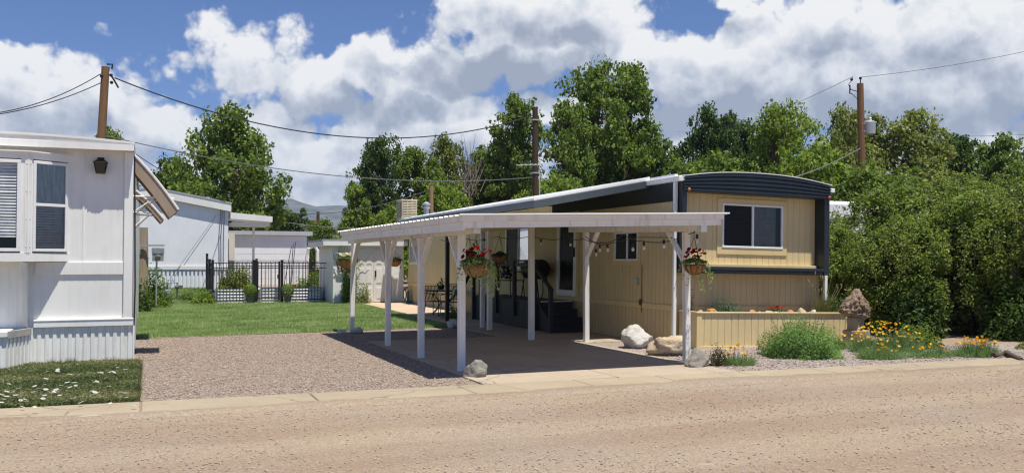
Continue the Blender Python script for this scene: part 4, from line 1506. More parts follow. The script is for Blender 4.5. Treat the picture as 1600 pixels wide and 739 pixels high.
# deck chair
def chair(name, label, x, y, z, rz, mat, cushion=None, slat=True):
    c = thing(name, label, 'chair', (0, 0, 0))
    for sx in (-1, 1):
        for sy in (-1, 1):
            m = MB().tube([(sx * .22, sy * .2, .42), (sx * .25, sy * .24, 0)], .013, 6)
            obj('leg', m, mat, c)
        m = MB().tube([(sx * .24, -.22, .42), (sx * .25, -.24, .62), (sx * .25, .18, .66), (sx * .24, .25, .62)], .014, 6)
        obj('armrest', m, mat, c)
    m = MB()
    for i in range(7): m.box(-.24, .24, -.23 + i * .065, -.185 + i * .065, .41, .43)
    m.tube([(-.24, -.23, .42), (.24, -.23, .42), (.24, .22, .42), (-.24, .22, .42), (-.24, -.23, .42)], .013, 6)
    obj('seat', m, mat, c)
    m = MB().tube([(-.24, .22, .42), (-.24, .32, .88), (.24, .32, .88), (.24, .22, .42)], .014, 6)
    for i in range(9):
        xx = -.2 + i * .05; m.beam((xx, .23, .46), (xx, .32, .87), .022, .008)
    obj('backrest', m, mat, c)
    if cushion:
        m = MB().box(-.2, .2, .10, .24, .46, .82); o = obj('cushion', m, cushion, c, bevel=.05)
    c.location = (x, y, z); c.rotation_euler = (0, 0, rz); BASE[c.name] = Vector((x, y, z))
    return c
mm_, nt_, out_ = new_mat('black and white cushion')
v_ = coords(nt_, kind='object'); wv_ = nt_.nodes.new('ShaderNodeTexVoronoi'); wv_.inputs['Scale'].default_value = 12; nt_.links.new(v_, wv_.inputs['Vector'])
bsdf(nt_, out_, ramp(nt_, [(.42, (.75, .75, .75)), (.46, (.04, .04, .04))], wv_.outputs['Distance']), .9)
chair('deck_chair', 'black deck chair with a black and white patterned cushion behind the deck railing', 8.9, 21.9, DZ, R(20), M_black, mm_)
M_teal = plain('teal enamel', (.03, .12, .13), .4)
chair('patio_chair', 'teal metal patio chair between the table and the dark deck', 8.15, 24.6, .028, R(-60), M_teal)
chair('patio_chair', 'black metal chair with curved legs on the near side of the patio table', 7.85, 25.2, .028, R(130), M_black)
chair('patio_chair', 'black metal chair beyond the patio table against the tan wall', 8.95, 26.6, .028, R(-20), M_black)
tb = thing('patio_table', 'round glass topped patio table with black scroll legs beside the dark post', 'table', (0, 0, 0))
m = MB().lathe([(.58, .72), (.60, .725), (.60, .74), (.58, .745)], 32)
obj('tabletop', m, plain('frosted glass top', (.35, .37, .37), .1), tb)
m = MB().lathe([(.585, .69), (.61, .69), (.61, .72), (.585, .72)], 32)
obj('table_rim', m, M_black, tb)
for i in range(4):
    a = i * math.pi / 2 + .5; ca, sa = math.cos(a), math.sin(a)
    m = MB().tube([(.5 * ca, .5 * sa, .70), (.38 * ca, .38 * sa, .5), (.15 * ca, .15 * sa, .36), (.34 * ca, .34 * sa, .14), (.52 * ca, .52 * sa, 0)], .014, 6)
    obj('leg', m, M_black, tb)
tb.location = (8.35, 25.9, .028); BASE[tb.name] = Vector(tb.location)
pp = thing('table_planter', 'small dark planter with a leafy plant on the glass patio table', 'planter', (8.2, 25.8, .773))
m = MB().lathe([(.07, 0), (.10, .02), (.11, .12), (.12, .13)], 14, (8.2, 25.8, .773)); obj('pot', m, M_black, pp)
rngp = np.random.default_rng(8)
P_ = np.array([0, 0, .2]) + rngp.normal(0, .07, (60, 3)); V, F = leaf_quads(rngp, P_, unit(rngp.normal(size=(60, 3)) + [0, 0, 1]), .07)
fin('leaves', np_mesh('leaves', V, F), leafmat('pot plant leaf', [(.02, .04, .012), (.05, .09, .02)]), pp)
# coiled hose by the shed corner
hs_ = MB()
pts = []
for i in range(90):
    a = i * .35; r_ = .20 + .03 * math.sin(i * 1.7)
    pts.append((9.05, 33.0 + r_ * math.cos(a), .35 + r_ * math.sin(a)))
hs_.tube(pts, .013, 5)
hr = thing('garden_hose', 'dark green garden hose coiled against the tan wall near the white shed', 'hose', (9.05, 33, .03))
obj('hose_coil', hs_, plain('green hose', (.02, .05, .035), .45), hr)
m = MB().box(9.02, 9.24, 32.7, 33.3, .03, .12).box(9.15, 9.2, 32.9, 33.1, .12, .5)
obj('hose_stand', m, M_teal, hr)
# ------------------------------------------------------------------ what stands behind: second white home, sheds, garden, poles
M_w2 = paint('cool white siding', (.86, .88, .90), (.45, .45, .45), .15, .5)
def gh(x, y): return ground_h(x, y)
bh = thing('mobile_home', 'plain white mobile home with a low gable end behind the left lawn', 'mobile home', (0, 40, .4))
BF = frame((0, 40, 0), (1, 0, 0), (0, -1, 0))
AX = .2
def gz(x): return 4.62 - .185 * abs(x - AX)
m = MB().siding(BF, -4.2, 3.2, 1.3, 3.88, [], .20, .012, .006)
m.siding(frame((3.2, 0, 0), (0, 1, 0), (1, 0, 0)), 40, 55, .3, 3.9, [], .4)
m.add([(-4.2, 40.005, 3.8), (3.2, 40.005, 3.8), (3.2, 40.005, gz(3.2)), (AX, 40.005, gz(AX)), (-4.2, 40.005, gz(-4.2))], [(0, 1, 2, 3, 4)])
obj('wall', m, M_w2, bh)
m = MB(); u = -4.2
while u < 3.15:
    m.fbox(BF, u, u + .09, -.05, .03, .2, 1.30).fbox(BF, u + .09, u + .16, -.05, -.02, .2, 1.30); u += .16
obj('skirting', m, M_w2, bh)
m = MB().fbox(BF, -4.2, 3.22, .0305, .06, 1.26, 1.42)
obj('skirting_trim', m, M_white, bh, bevel=.006)
m = MB()
for xa, xb in ((-4.5, AX), (AX, 3.32)):
    m.extr([(xa, 39.8, gz(xa)), (xb, 39.8, gz(xb)), (xb, 39.8, gz(xb) + .06), (xa, 39.8, gz(xa) + .06)], (0, 15, 0))
rf = obj('roof', m, paint('grey roof edge', (.42, .43, .44), amount=.2), bh)
m = MB()
for xa, xb in ((-4.45, AX), (AX, 3.30)):
    m.extr([(xa, 39.82, gz(xa) - .33), (xb, 39.82, gz(xb) - .33), (xb, 39.82, gz(xb) - .003), (xa, 39.82, gz(xa) - .003)], (0, .05, 0))
m.box(3.25, 3.30, 39.88, 54, gz(3.3) - .33, gz(3.3) - .01)
obj('fascia', m, M_white, rf)
m = MB().box(2.35, 2.55, 42, 42.2, 4.1, 4.45); obj('roof_vent', m, M_w2, bh)
# service cables down the gable
m = MB()
for d in (-.06, .0, .08):
    m.tube([(2.95 + d, 39.95, 3.85), (2.9 + d * 1.4, 39.94, 2.6), (2.93 + d, 39.94, .8)], .012, 5)
m.tube([(2.7, 39.95, 3.55), (1.6, 39.93, 1.9), (.7, 39.90, .6)], .008, 5)
obj('service_cables', m, plain('grey cable', (.10, .10, .11), .6), bh)

sc = thing('carport', 'flat white carport roof jutting from the far white home above the block shed', 'carport', (4.3, 41.5, .4))
m = MB().extr([(3.33, 40.5, 3.44), (5.1, 40.5, 3.33), (5.1, 40.5, 3.57), (3.33, 40.5, 3.72)], (0, 1.8, 0))
obj('roof', m, M_white, sc)
m = MB()
for y in (40.7, 41.9):
    m = MB().box(3.4, 5.0, y, y + .12, 3.14, 3.32); obj('beam', m, M_white, sc)
m = MB().box(4.4, 4.5, 41.9, 42.0, .4, 3.13); obj('post', m, M_white, sc)
m = MB().box(3.4, 3.72, 42.9, 43.0, .4, 2.9); obj('side_panel', m, paint('cream panel', (.74, .70, .62)), sc)
sh2 = thing('block_shed', 'flat roofed white block shed behind the black garden fence', 'shed', (5.4, 44, .4))
SF = frame((0, 43.6, 0), (1, 0, 0), (0, -1, 0))
m = MB().box(3.75, 7.1, 43.6, 47, .2, 2.82)
for i in range(8): m.fbox(SF, 3.75, 7.1, .001, .006, .5 + i * .29, .5 + i * .29 + .27)
obj('wall', m, M_w2, sh2)
m = MB().box(3.5, 7.35, 43.42, 47.2, 2.83, 3.02); obj('roof', m, paint('pale grey fascia', (.50, .52, .54)), sh2)
m = MB().tube([(7.13, 43.55, .4), (7.13, 43.55, 1.9), (7.16, 43.5, 2.2), (7.45, 43.5, 2.35), (7.6, 43.5, 2.1), (7.6, 43.5, 1.2)], .09, 8)
obj('bent_pipe', m, M_white, sh2)

# white garden shed with the panelled door
sf = thing('garden_shed', 'white garden shed with panelled double doors between the fence and the tan home', 'shed', (8, 34, 0))
SX0, SX1, SY0 = 6.53, 9.27, 34.0
SHF = frame((0, SY0, 0), (1, 0, 0), (0, -1, 0))
m = MB().box(SX0, SX1, SY0, 37.0, 0, 2.32)
for i in range(8):
    m.fbox(SHF, 8.86, SX1, .001, .008, .06 + i * .27, .06 + i * .27 + .255)
obj('wall', m, paint('white shed paint', (.86, .86, .85), amount=.2), sf)
m = MB().extr([(SX0 - .45, SY0 - .22, 2.36), (SX1 + .12, SY0 - .22, 2.36), (SX1 + .12, SY0 - .22, 2.44), (SX0 - .45, SY0 - .22, 2.44)], (0, 3.6, 0))
rf = obj('roof', m, paint('grey shingle edge', (.35, .35, .36)), sf)
m = MB().box(SX0 - .42, SX1 + .10, SY0 - .23, SY0 - .19, 2.20, 2.36).box(SX0 - .44, SX0 - .40, SY0 - .18, 37.1, 2.16, 2.36)
obj('fascia', m, M_white, rf)
M_door = paint('white door paint', (.78, .77, .74), (.4, .36, .3), .2, .45)
for i, (a, b) in enumerate(((7.42, 8.08), (8.09, 8.78))):
    m = MB().fbox(SHF, a, b, .01, .045, .05, 2.10)
    d = obj('door', m, M_door, sf, bevel=.004)
    m = MB()
    for (z0, z1) in ((.15, .62), (.74, 1.36), (1.48, 1.98)):
        for (p, q) in ((a + .07, (a + b) / 2 - .035), ((a + b) / 2 + .035, b - .07)):
            m.fbox(SHF, p, q, .046, .052, z0, z1).fbox(SHF, p + .035, q - .035, .0525, .06, z0 + .035, z1 - .035)
    obj('door_panels', m, M_door, d, bevel=.004)
m = MB().sphere(SHF(8.15, .085, 1.10), .03).tube([SHF(8.15, .045, 1.1), SHF(8.15, .08, 1.1)], .012, 6).fbox(SHF, 8.12, 8.18, .046, .055, 1.0, 1.25)
obj('door_handle', m, M_black, d)
m = MB()
for a, b, c, e_ in ((7.34, 7.41, .03, 2.16), (8.79, 8.86, .03, 2.16), (7.41, 8.79, 2.105, 2.17)): m.fbox(SHF, a, b, .002, .03, c, e_)
obj('door_frame', m, M_white, sf)

# black metal garden fence with a gate
FZ = 1.55
def picket_run(parent, a, b, z0=.10, z1=FZ, n=None):
    a, b = Vector(a), Vector(b); L = (b - a).length
    n = n or int(L / .115)
    for i in range(1, n):
        p = a.lerp(b, i / n)
        m = MB().box(p.x - .009, p.x + .009, p.y - .009, p.y + .009, p.z + z0, p.z + z1 - .005)
        obj('picket', m, M_black, parent)
    for z in (z0 + .03, z1 - .2, z1 - .01):
        m = MB().beam(a + Vector((0, 0, z)), b + Vector((0, 0, z)), .022, .032)
        obj('rail', m, M_black, parent)
def fpost(parent, x, y, z=0, w=.045, h=1.64):
    m = MB().box(x - w, x + w, y - w, y + w, z, z + h).box(x - w - .01, x + w + .01, y - w - .01, y + w + .01, z + h, z + h + .025)
    obj('fence_post', m, M_black, parent, bevel=.004)
fa = thing('garden_fence', 'left run of black metal picket fence with its side return around the garden', 'fence', (3, 35.5, 0))
picket_run(fa, (2.31, 35.5, 0), (3.74, 35.5, 0))
for (x, y) in ((2.29, 35.5), (2.29, 37.2), (2.29, 39.0), (3.78, 35.5)): fpost(fa, x, y, gh(x, y))
picket_run(fa, (2.29, 35.55, 0), (2.29, 37.15, gh(2.29, 37.2)), n=9); picket_run(fa, (2.29, 37.25, gh(2.29, 37.2)), (2.29, 38.95, gh(2.29, 39.)), n=9)
fg = thing('garden_gate', 'black metal picket gate between the double posts of the garden fence', 'gate', (4.3, 35.5, 0))
picket_run(fg, (3.96, 35.5, 0), (4.70, 35.5, 0), .16)
for x in (3.93, 4.73):
    m = MB().box(x - .028, x + .028, 35.472, 35.528, .12, 1.60); obj('gate_stile', m, M_black, fg)
m = MB().box(4.66, 4.76, 35.40, 35.47, .95, 1.1); obj('latch', m, M_black, fg)
fb = thing('garden_fence', 'right run of black metal picket fence reaching to the white shed', 'fence', (6, 35.5, 0))
picket_run(fb, (4.9, 35.5, 0), (7.06, 35.5, 0))
fpost(fb, 3.87, 35.5); fpost(fb, 4.84, 35.5, w=.05); fpost(fb, 7.1, 35.5)
fc = thing('garden_fence', 'rear run of black metal fence across the far side of the vegetable garden', 'fence', (5, 40.2, .4))
for x in (4.4, 6.7, 7.6): fpost(fc, x, 40.2, 0, h=1.7)
picket_run(fc, (2.4, 40.2, .05), (7.6, 40.2, .05), n=26)

# corrugated raised beds
M_corr = plain('galvanised corrugated sheet', (.86, .87, .88), .5, .0, .5, .06)
def raised_bed(label, x0, x1, y0, y1, h):
    b = thing('raised_bed', label, 'planter', ((x0 + x1) / 2, y0, 0), 'corrugated raised beds in the garden')
    m = MB(); n = 36
    pr = [(.042 * math.sin(i / n * h / .118 * 2 * math.pi), h * i / n) for i in range(n + 1)]
    for (a, c, nx, ny) in (((x0, y0), (x1, y0), 0, -1), ((x1, y0), (x1, y1), 1, 0), ((x1, y1), (x0, y1), 0, 1), ((x0, y1), (x0, y0), -1, 0)):
        vs = [(p[0] + nx * d, p[1] + ny * d, z) for p in (a, c) for d, z in pr]
        m.add(vs, [(i, n + 1 + i, n + 2 + i, i + 1) for i in range(n)])
    obj('side_sheet', m, M_corr, b, smooth=True)
    m = MB()
    for x in (x0, x1):
        for y in (y0, y1):
            m = MB().box(x - .045, x + .045, y - .045, y + .045, 0, h + .01); obj('corner_post', m, M_galv, b)
    for y in (y0, y1):
        m = MB().box(x0, x1, y - .03, y + .03, h + .011, h + .03); obj('edge_rail', m, M_galv, b)
    m = MB().box(x0 + .03, x1 - .03, y0 + .03, y1 - .03, h - .12, h - .05); obj('bed_soil', m, M_soil, b)
raised_bed('short corrugated metal raised bed behind the left fence run', 2.45, 3.5, 35.75, 36.9, .52)
raised_bed('long corrugated metal raised bed behind the garden gate and right fence run', 4.08, 6.42, 35.75, 36.9, .56)
m = MB().box(4.6, 6.9, 37.6, 38.4, .0, .45)
tag(obj('timber_bed', m, paint('white timber bed', (.7, .68, .64))), 'low white timber bed at the back of the vegetable garden', 'planter')
for i, (x, y, tx, l) in enumerate(((5.05, 36.9, .35, 1.9), (5.35, 36.9, .12, 2.0), (3.0, 37.5, .02, 2.2), (5.45, 37.5, .2, 2.1))):
    m = MB().tube([(x, y, .3), (x + tx, y, .3 + l)], .014, 6)
    tag(obj('garden_stake', m, M_iron, loc=(x, y, .3)), 'dark thin stake leaning up out of the raised beds', 'stake', 'stakes in the vegetable garden')
m = MB().lathe([(.10, 0), (.13, .16), (.14, .17), (.14, .2)], 12, (5.35, 36.2, .5))
tag(obj('clay_pot', m, plain('terracotta', (.40, .15, .08), .8), loc=(5.35, 36.2, .5)), 'terracotta pot standing in the long corrugated bed', 'pot')

# weathered post with meter boxes, gas meter
mp = thing('meter_post', 'thick weathered wooden post carrying grey meter boxes beyond the white awnings', 'post', (-.15, 33, 0))
def bark(an, z): return 1 + .06 * math.sin(3 * an + z * 1.7) + .04 * math.sin(7 * an - z * 3)
M_oldwood = paint('weathered timber', (.40, .31, .22), (.10, .07, .05), .7, .9, .1, bstr=.8)
m = MB().lathe([(.20, 0), (.19, 1), (.185, 2), (.18, 2.76)], 14, (-.15, 33, 0), bark); obj('timber', m, M_oldwood, mp)
m = MB().box(-.6, .55, 32.70, 32.78, 2.12, 2.18); obj('crossbar', m, M_galv, mp)
for x0, z0, w, h in ((-.55, 1.5, .32, .6), (.16, 1.62, .36, .46)):
    m = MB().box(x0, x0 + w, 32.6, 32.78, z0, z0 + h).box(x0 - .02, x0 + w + .02, 32.58, 32.60, z0 + h * .55, z0 + h * .95)
    m.lathe([(.09, 0), (.09, .06)], 12, (x0 + w / 2, 32.57, z0 + h * .3)); b_ = obj('meter_box', m, plain('grey meter box', (.26, .28, .29), .5), mp, bevel=.008)
m = MB().tube([(.3, 32.7, 1.62), (.3, 32.72, .1)], .03, 6); obj('conduit', m, M_galv, mp)
gm_ = thing('gas_meter', 'small grey gas meter on bent pipes in the grass left of the garden fence', 'gas meter', (.9, 37.4, gh(.9, 37.4)))
z = gh(.9, 37.4)
m = MB().lathe([(.02, .12), (.15, .16), (.17, .3), (.15, .44), (.04, .50)], 12, (.75, 37.4, z)); obj('meter', m, M_galv, gm_)
m = MB().tube([(.62, 37.4, z), (.62, 37.4, z + .72), (1.1, 37.4, z + .72), (1.1, 37.4, z)], .028, 6).tube([(.75, 37.4, z + .48), (.75, 37.4, z + .72)], .025, 6).sphere((1.1, 37.4, z + .55), .09).box(1.05, 1.3, 37.35, 37.45, z + .5, z + .62)
obj('pipes', m, plain('grey pipe', (.12, .12, .12), .5), gm_)

# trailer half lost in the shrubs on the right
tr = thing('white_trailer', 'white trailer glimpsed through the tall shrubs right of the tan home', 'trailer', (20, 24, 0))
m = MB().box(19.6, 30, 23.5, 26.5, .5, 3.62); obj('body', m, paint('white trailer', (.78, .79, .80)), tr, bevel=.12)
TF = frame((0, 23.5, 0), (1, 0, 0), (0, -1, 0))
for a in (20.5, 23.5, 26.5):
    m = MB().fbox(TF, a, a + 1.4, .002, .03, 2.1, 2.8); w_ = obj('window', m, M_vinyl, tr)
    m = MB().fbox(TF, a + .06, a + 1.34, .031, .036, 2.16, 2.74); obj('pane', m, plain('dark glass', (.02, .025, .03), .1), w_)
m = MB().fbox(TF, 19.8, 29.8, .002, .02, 2.95, 3.05); obj('stripe', m, plain('grey stripe', (.3, .33, .38), .5), tr)
for x in (21, 26):
    m = MB().extr([(x + .35 * math.cos(i * .52), 23.5, .36 + .35 * math.sin(i * .52)) for i in range(12)], (0, .25, 0)); obj('wheel', m, M_black, tr)

# ------------------------------------------------------------------ utility poles and wires
M_pole = paint('creosoted pole', (.20, .115, .06), (.05, .03, .02), .7, .85, .15, bstr=.6)
M_pole2 = paint('dark creosoted pole', (.075, .05, .035), (.02, .015, .01), .6, .85, .15, bstr=.6)
M_wire = plain('dark wire', (.03, .03, .032), .6)
def pole(label, x, y, h, r0, r1, mat, lean=(0, 0), name='utility_pole'):
    p = thing(name, label, 'utility pole', (x, y, 0))
    m = MB().tube([(x, y, 0), (x + lean[0] * .5, y + lean[1] * .5, h * .5), (x + lean[0], y + lean[1], h)], [r0, (r0 + r1) / 2, r1], 12)
    obj('shaft', m, mat, p, smooth=False)
    return p
lp_t = PY(165, 105, 34); lp = pole('brown utility pole rising behind the left white home, no transformer', lp_t.x - .35, 34, lp_t.z, .17, .13, M_pole, (.35, 0))
m = MB().tube([lp_t + Vector((.2, 0, -.05)), lp_t + Vector((.22, -.05, .1)), lp_t + Vector((.05, -.1, .08))], .03, 6)
for dx, dz in ((.18, -.3), (.2, -.55), (-.12, -.35)): m.sphere(lp_t + Vector((dx, -.12, dz)), .06, 8, 6)
m.tube([lp_t + Vector((.18, -.12, -.3)), lp_t + Vector((.30, -.12, -.5)), lp_t + Vector((.42, -.12, -.72))], .03, 6)
obj('insulators', m, M_iron, lp)
mp_t = PY(836, 168, 38); mpo = pole('dark brown utility pole standing behind the white patio roof', mp_t.x + .05, 38, mp_t.z, .17, .13, M_pole2, (-.05, 0))
for z_ in (mp_t.z - .6, 5.68):
    m = MB().box(mp_t.x - .18, mp_t.x + .18, 37.84, 38.16, z_ - .03, z_ + .03)
    obj('wire_clamp', m, M_galv, mpo)
rp_t = PY(1344, 131, 32); rpo = pole('brown utility pole with a grey transformer above the shrubs on the right', rp_t.x + .1, 32, rp_t.z, .20, .15, M_pole, (-.1, 0))
t_ = PY(1358, 200, 31.9)
m = MB().lathe([(.20, -.30), (.27, -.28), (.28, .24), (.24, .30), (.10, .34)], 18, t_); tf = obj('transformer', m, paint('grey transformer paint', (.34, .37, .39), amount=.15), rpo, smooth=False)
m = MB().lathe([(.035, .32), (.06, .36), (.035, .40), (.06, .44), (.03, .50)], 8, t_ + Vector((.08, 0, 0))); obj('bushing', m, M_white, tf)
m = MB().box(t_.x - .45, t_.x - .2, t_.y - .05, t_.y + .05, t_.z - .2, t_.z - .14).box(t_.x - .45, t_.x - .2, t_.y - .05, t_.y + .05, t_.z + .14, t_.z + .2); obj('bracket', m, M_galv, tf)
m = MB()
m.tube([rp_t + Vector((.02, 0, 0)), rp_t + Vector((.02, 0, .28))], .025, 6).sphere(rp_t + Vector((.02, 0, .25)), .07, 8, 6)
m.tube([rp_t + Vector((0, 0, -.4)), rp_t + Vector((-.55, 0, -.32))], .02, 6).tube([rp_t + Vector((0, 0, -.85)), rp_t + Vector((-.5, 0, -.5))], .014, 6)
m.tube([rp_t + Vector((-.55, 0, -.32)), rp_t + Vector((-.68, 0, -.1)), rp_t + Vector((-.5, 0, .1)), rp_t + Vector((-.45, 0, .28))], .018, 6)
m.tube([rp_t + Vector((-.5, 0, -.5)), rp_t + Vector((-.62, 0, -.5)), rp_t + Vector((-.60, 0, -.12))], .03, 6).sphere(rp_t + Vector((-.5, 0, .15)), .07, 8, 6)
obj('cutout_switch', m, M_iron, rpo)
sp_t = PY(674, 291, 45); pole('thin pale brown utility pole behind the roof cooler', sp_t.x, 45, sp_t.z, .13, .11, paint('pale pole', (.34, .21, .12), (.1, .06, .04), .4, .8))
fp_t = PY(497, 331, 90); fpo = pole('tiny distant utility pole before the mountain', fp_t.x, 90, fp_t.z, .2, .15, M_pole2)
m = MB().box(fp_t.x - 1.0, fp_t.x + .4, 89.9, 90.1, fp_t.z - 1.0, fp_t.z - .85).lathe([(.3, 0), (.3, .7)], 10, (fp_t.x - .5, 89.7, fp_t.z - 1.7)); obj('crossarm', m, M_pole, fpo)

def wire(label, a, b, sag, r=.012, n=28, mat=None):
    a, b = Vector(a), Vector(b); pts = []
    for i in range(n + 1):
        t = i / n; p = a.lerp(b, t); p.z -= 4 * sag * t * (1 - t); pts.append(p)
    m = MB().tube(pts, r, 5, cap=False)
    o = obj('power_line', m, mat or M_wire, loc=a)
    tag(o, label, 'wire')
    return o
wire('thick dark wire sagging from the left pole top to the dark middle pole', PY(179, 122, 34), PY(834, 180, 38), 1.55, .024)
wire('lower wire from the left pole past the big tree to the dark middle pole', PY(160, 211, 34), PY(834, 277, 38), .72, .018, mat=plain('grey wire', (.16, .16, .17), .6))
wire('upper wire from the left pole out past the left edge', PY(157, 116, 34), PY(-120, 180, 30), .5, .016)
wire('lower wire from the left pole out past the left edge', PY(157, 130, 34), PY(-120, 186, 30), .35, .016)
wire('service drop from the left pole down to the far white home', PY(205, 236, 34), PY(352, 316, 39.6), .15, .014)
wire('high wire from the transformer pole out to the right', rp_t + Vector((.02, 0, .3)), PY(1720, 52, 30), .25, .012, mat=plain('pale wire', (.14, .14, .15), .6))
wire('high wire from the transformer pole back over the trees to the left', rp_t + Vector((-.45, 0, .28)), PY(1050, 205, 75), .9, .012, mat=plain('pale wire', (.34, .35, .37), .6))
wire('twisted grey cable from the transformer pole down to the roof trees', rp_t + Vector((-.1, -.1, -3.0)), PY(1160, 292, 36), .35, .028, mat=plain('grey bundled cable', (.30, .30, .30), .6))
wire('thin wire far out on the right beyond the shrubs', PY(1400, 212, 60), PY(1700, 203, 60), .3, .016)
wire('cable at mid height from the transformer pole to the left', rp_t + Vector((-.1, -.1, -4.5)), PY(1200, 300, 34), .5, .02)
wire('thin cable from the pale pole to the trees at its left', sp_t + Vector((0, 0, -.15)), PY(430, 330, 60), .6, .022, mat=plain('pale wire', (.22, .22, .22), .6))
wire('thin cable low behind the roof cooler', PY(800, 330, 46), PY(430, 345, 60), .7, .02, mat=plain('pale wire', (.25, .25, .25), .6))
# ------------------------------------------------------------------ trees and shrubs
L_mid = leafmat('leaf mid green', [(0.052, 0.092, 0.024), (0.109, 0.171, 0.036), (0.182, 0.250, 0.055), (0.267, 0.320, 0.078)])
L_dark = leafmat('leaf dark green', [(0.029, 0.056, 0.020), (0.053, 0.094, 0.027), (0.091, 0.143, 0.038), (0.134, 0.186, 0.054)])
L_light = leafmat('leaf fresh green', [(0.083, 0.142, 0.026), (0.157, 0.234, 0.042), (0.240, 0.321, 0.065), (0.325, 0.389, 0.086)])
L_olive = leafmat('leaf olive green', [(0.081, 0.109, 0.030), (0.141, 0.176, 0.048), (0.218, 0.249, 0.067), (0.295, 0.311, 0.097)])
L_pale = leafmat('leaf willow green', [(0.105, 0.140, 0.042), (0.179, 0.220, 0.066), (0.263, 0.299, 0.096), (0.336, 0.352, 0.123)])
L_hedge = leafmat('leaf shrub green', [(0.081, 0.120, 0.033), (0.148, 0.213, 0.054), (0.247, 0.308, 0.081), (0.415, 0.435, 0.143)], .4, .42, .6)
M_bark = paint('grey brown bark', (.13, .10, .075), (.04, .03, .025), .7, .95, .1, bstr=.9)
M_dead = plain('dead grey twigs', (.24, .20, .16), .9)


def tree_parts(seed, H, Rw, zb, nl, nclump, nleaf, leaf, trunk_r, rc=.75, up=.35, flat=.7, stems=1, spread=1.0, top=.9, shell=.62):
    """returns (trunk builder, crown mesh data): boughs reach to uneven lobes, leaf sprays hang round the twig ends"""
    rng = np.random.default_rng(seed); rd = random.Random(seed)
    lobes = []
    for i in range(nl):
        t = (i + .5) / nl
        z = zb + (H - zb) * (t ** .9)
        w = Rw * (math.sin(math.pi * min(1, .22 + .68 * t)) ** .8)
        a = i * 2.4 + rd.uniform(-.6, .6); r_ = w * rd.uniform(.25, .75) * spread
        s = Rw * rd.uniform(.32, .52) * (1.15 - .45 * t)
        lobes.append((r_ * math.cos(a), r_ * math.sin(a), min(z, H - s * .7 * top), s, s, s * rd.uniform(.7, 1.05)))
    lobes.append((rd.uniform(-.2, .2) * Rw, rd.uniform(-.2, .2) * Rw, H - Rw * .28, Rw * .28, Rw * .28, Rw * .32))
    vol = np.array([l[3] * l[4] * l[5] for l in lobes]) ** .75; vol /= vol.sum()
    idx = rng.choice(len(lobes), nclump, p=vol)
    La = np.array(lobes)[idx]
    d = unit(rng.normal(size=(nclump, 3)) + np.array([0, 0, .15])); rad = shell + (1.05 - shell) * rng.random((nclump, 1))
    C = La[:, :3] + d * rad * La[:, 3:6]
    C = C[C[:, 2] > zb * .6]
    tr = MB()
    base = []
    for s_ in range(stems):
        a = s_ * 6.28 / max(stems, 1) + rd.random()
        off = 0 if stems == 1 else Rw * .18
        p0 = Vector((off * .5 * math.cos(a), off * .5 * math.sin(a), 0))
        p1 = Vector((off * 1.5 * math.cos(a) + rd.uniform(-.2, .2), off * 1.5 * math.sin(a) + rd.uniform(-.2, .2), zb + (H - zb) * .35))
        p2 = Vector((off * 1.8 * math.cos(a) + rd.uniform(-.4, .4), off * 1.8 * math.sin(a) + rd.uniform(-.4, .4), H * .86))
        pts = [p0]
        for i in range(1, 9):
            t = i / 8
            q = p0.lerp(p1, min(1, t * 2)) if t < .5 else p1.lerp(p2, t * 2 - 1)
            pts.append(q + Vector((rd.uniform(-.1, .1), rd.uniform(-.1, .1), 0)) * (Rw / 4))
        r0 = trunk_r / math.sqrt(stems)
        tr.tube(pts, [r0 * (1.25 if i == 0 else 1 - .85 * i / 8) for i in range(9)], 8)
        base.append(pts)
    for li, l in enumerate(lobes):
        pts = base[li % stems]
        hz = max(zb * .5, min(l[2] - Rw * .35, H * .75)); k = int(8 * hz / (H * .86)); k = max(1, min(7, k))
        a = pts[k]; b = Vector(l[:3]); md = a.lerp(b, .5) + Vector((rd.uniform(-.2, .2), rd.uniform(-.2, .2), -.1 * (b - a).length))
        r1 = trunk_r * .36
        tr.tube([a, a.lerp(md, .5), md, md.lerp(b, .5), b], [r1, r1 * .85, r1 * .65, r1 * .45, r1 * .2], 6)
        sel = [i for i in range(len(C)) if np.linalg.norm(C[i] - np.array(l[:3])) < l[3] * 1.25]
        rd.shuffle(sel)
        for i in sel[:9]:
            c = Vector(C[i]); tr.tube([md.lerp(b, rd.uniform(.3, .9)), b.lerp(c, .5) + Vector((0, 0, -.05)), c], [r1 * .32, r1 * .2, r1 * .06], 5)
    n = len(C)
    k = rng.poisson(nleaf, n)
    ci = np.repeat(np.arange(n), k)
    rr = rc * rng.uniform(.55, 1.25, n)
    dirs = unit(rng.normal(size=(len(ci), 3)))
    q = rng.random((len(ci), 1)) ** .5
    P = C[ci] + dirs * q * rr[ci][:, None] * np.array([1, 1, flat])
    N = unit(dirs * .6 + rng.normal(0, .55, (len(ci), 3)) + np.array([0, 0, up]))
    V, F = leaf_quads(rng, P, N, leaf, .62, .3)
    return tr, np_mesh('crown', V, F)


def proto_tree(name, *a, mat=None, **k):
    tr, cm_ = tree_parts(*a, **k)
    o = thing(name, 'tree', 'tree')
    obj('trunk', tr, M_bark, o)
    fin('crown', cm_, mat, o)
    o['_h'] = a[1]; o['_r'] = a[2]
    return o


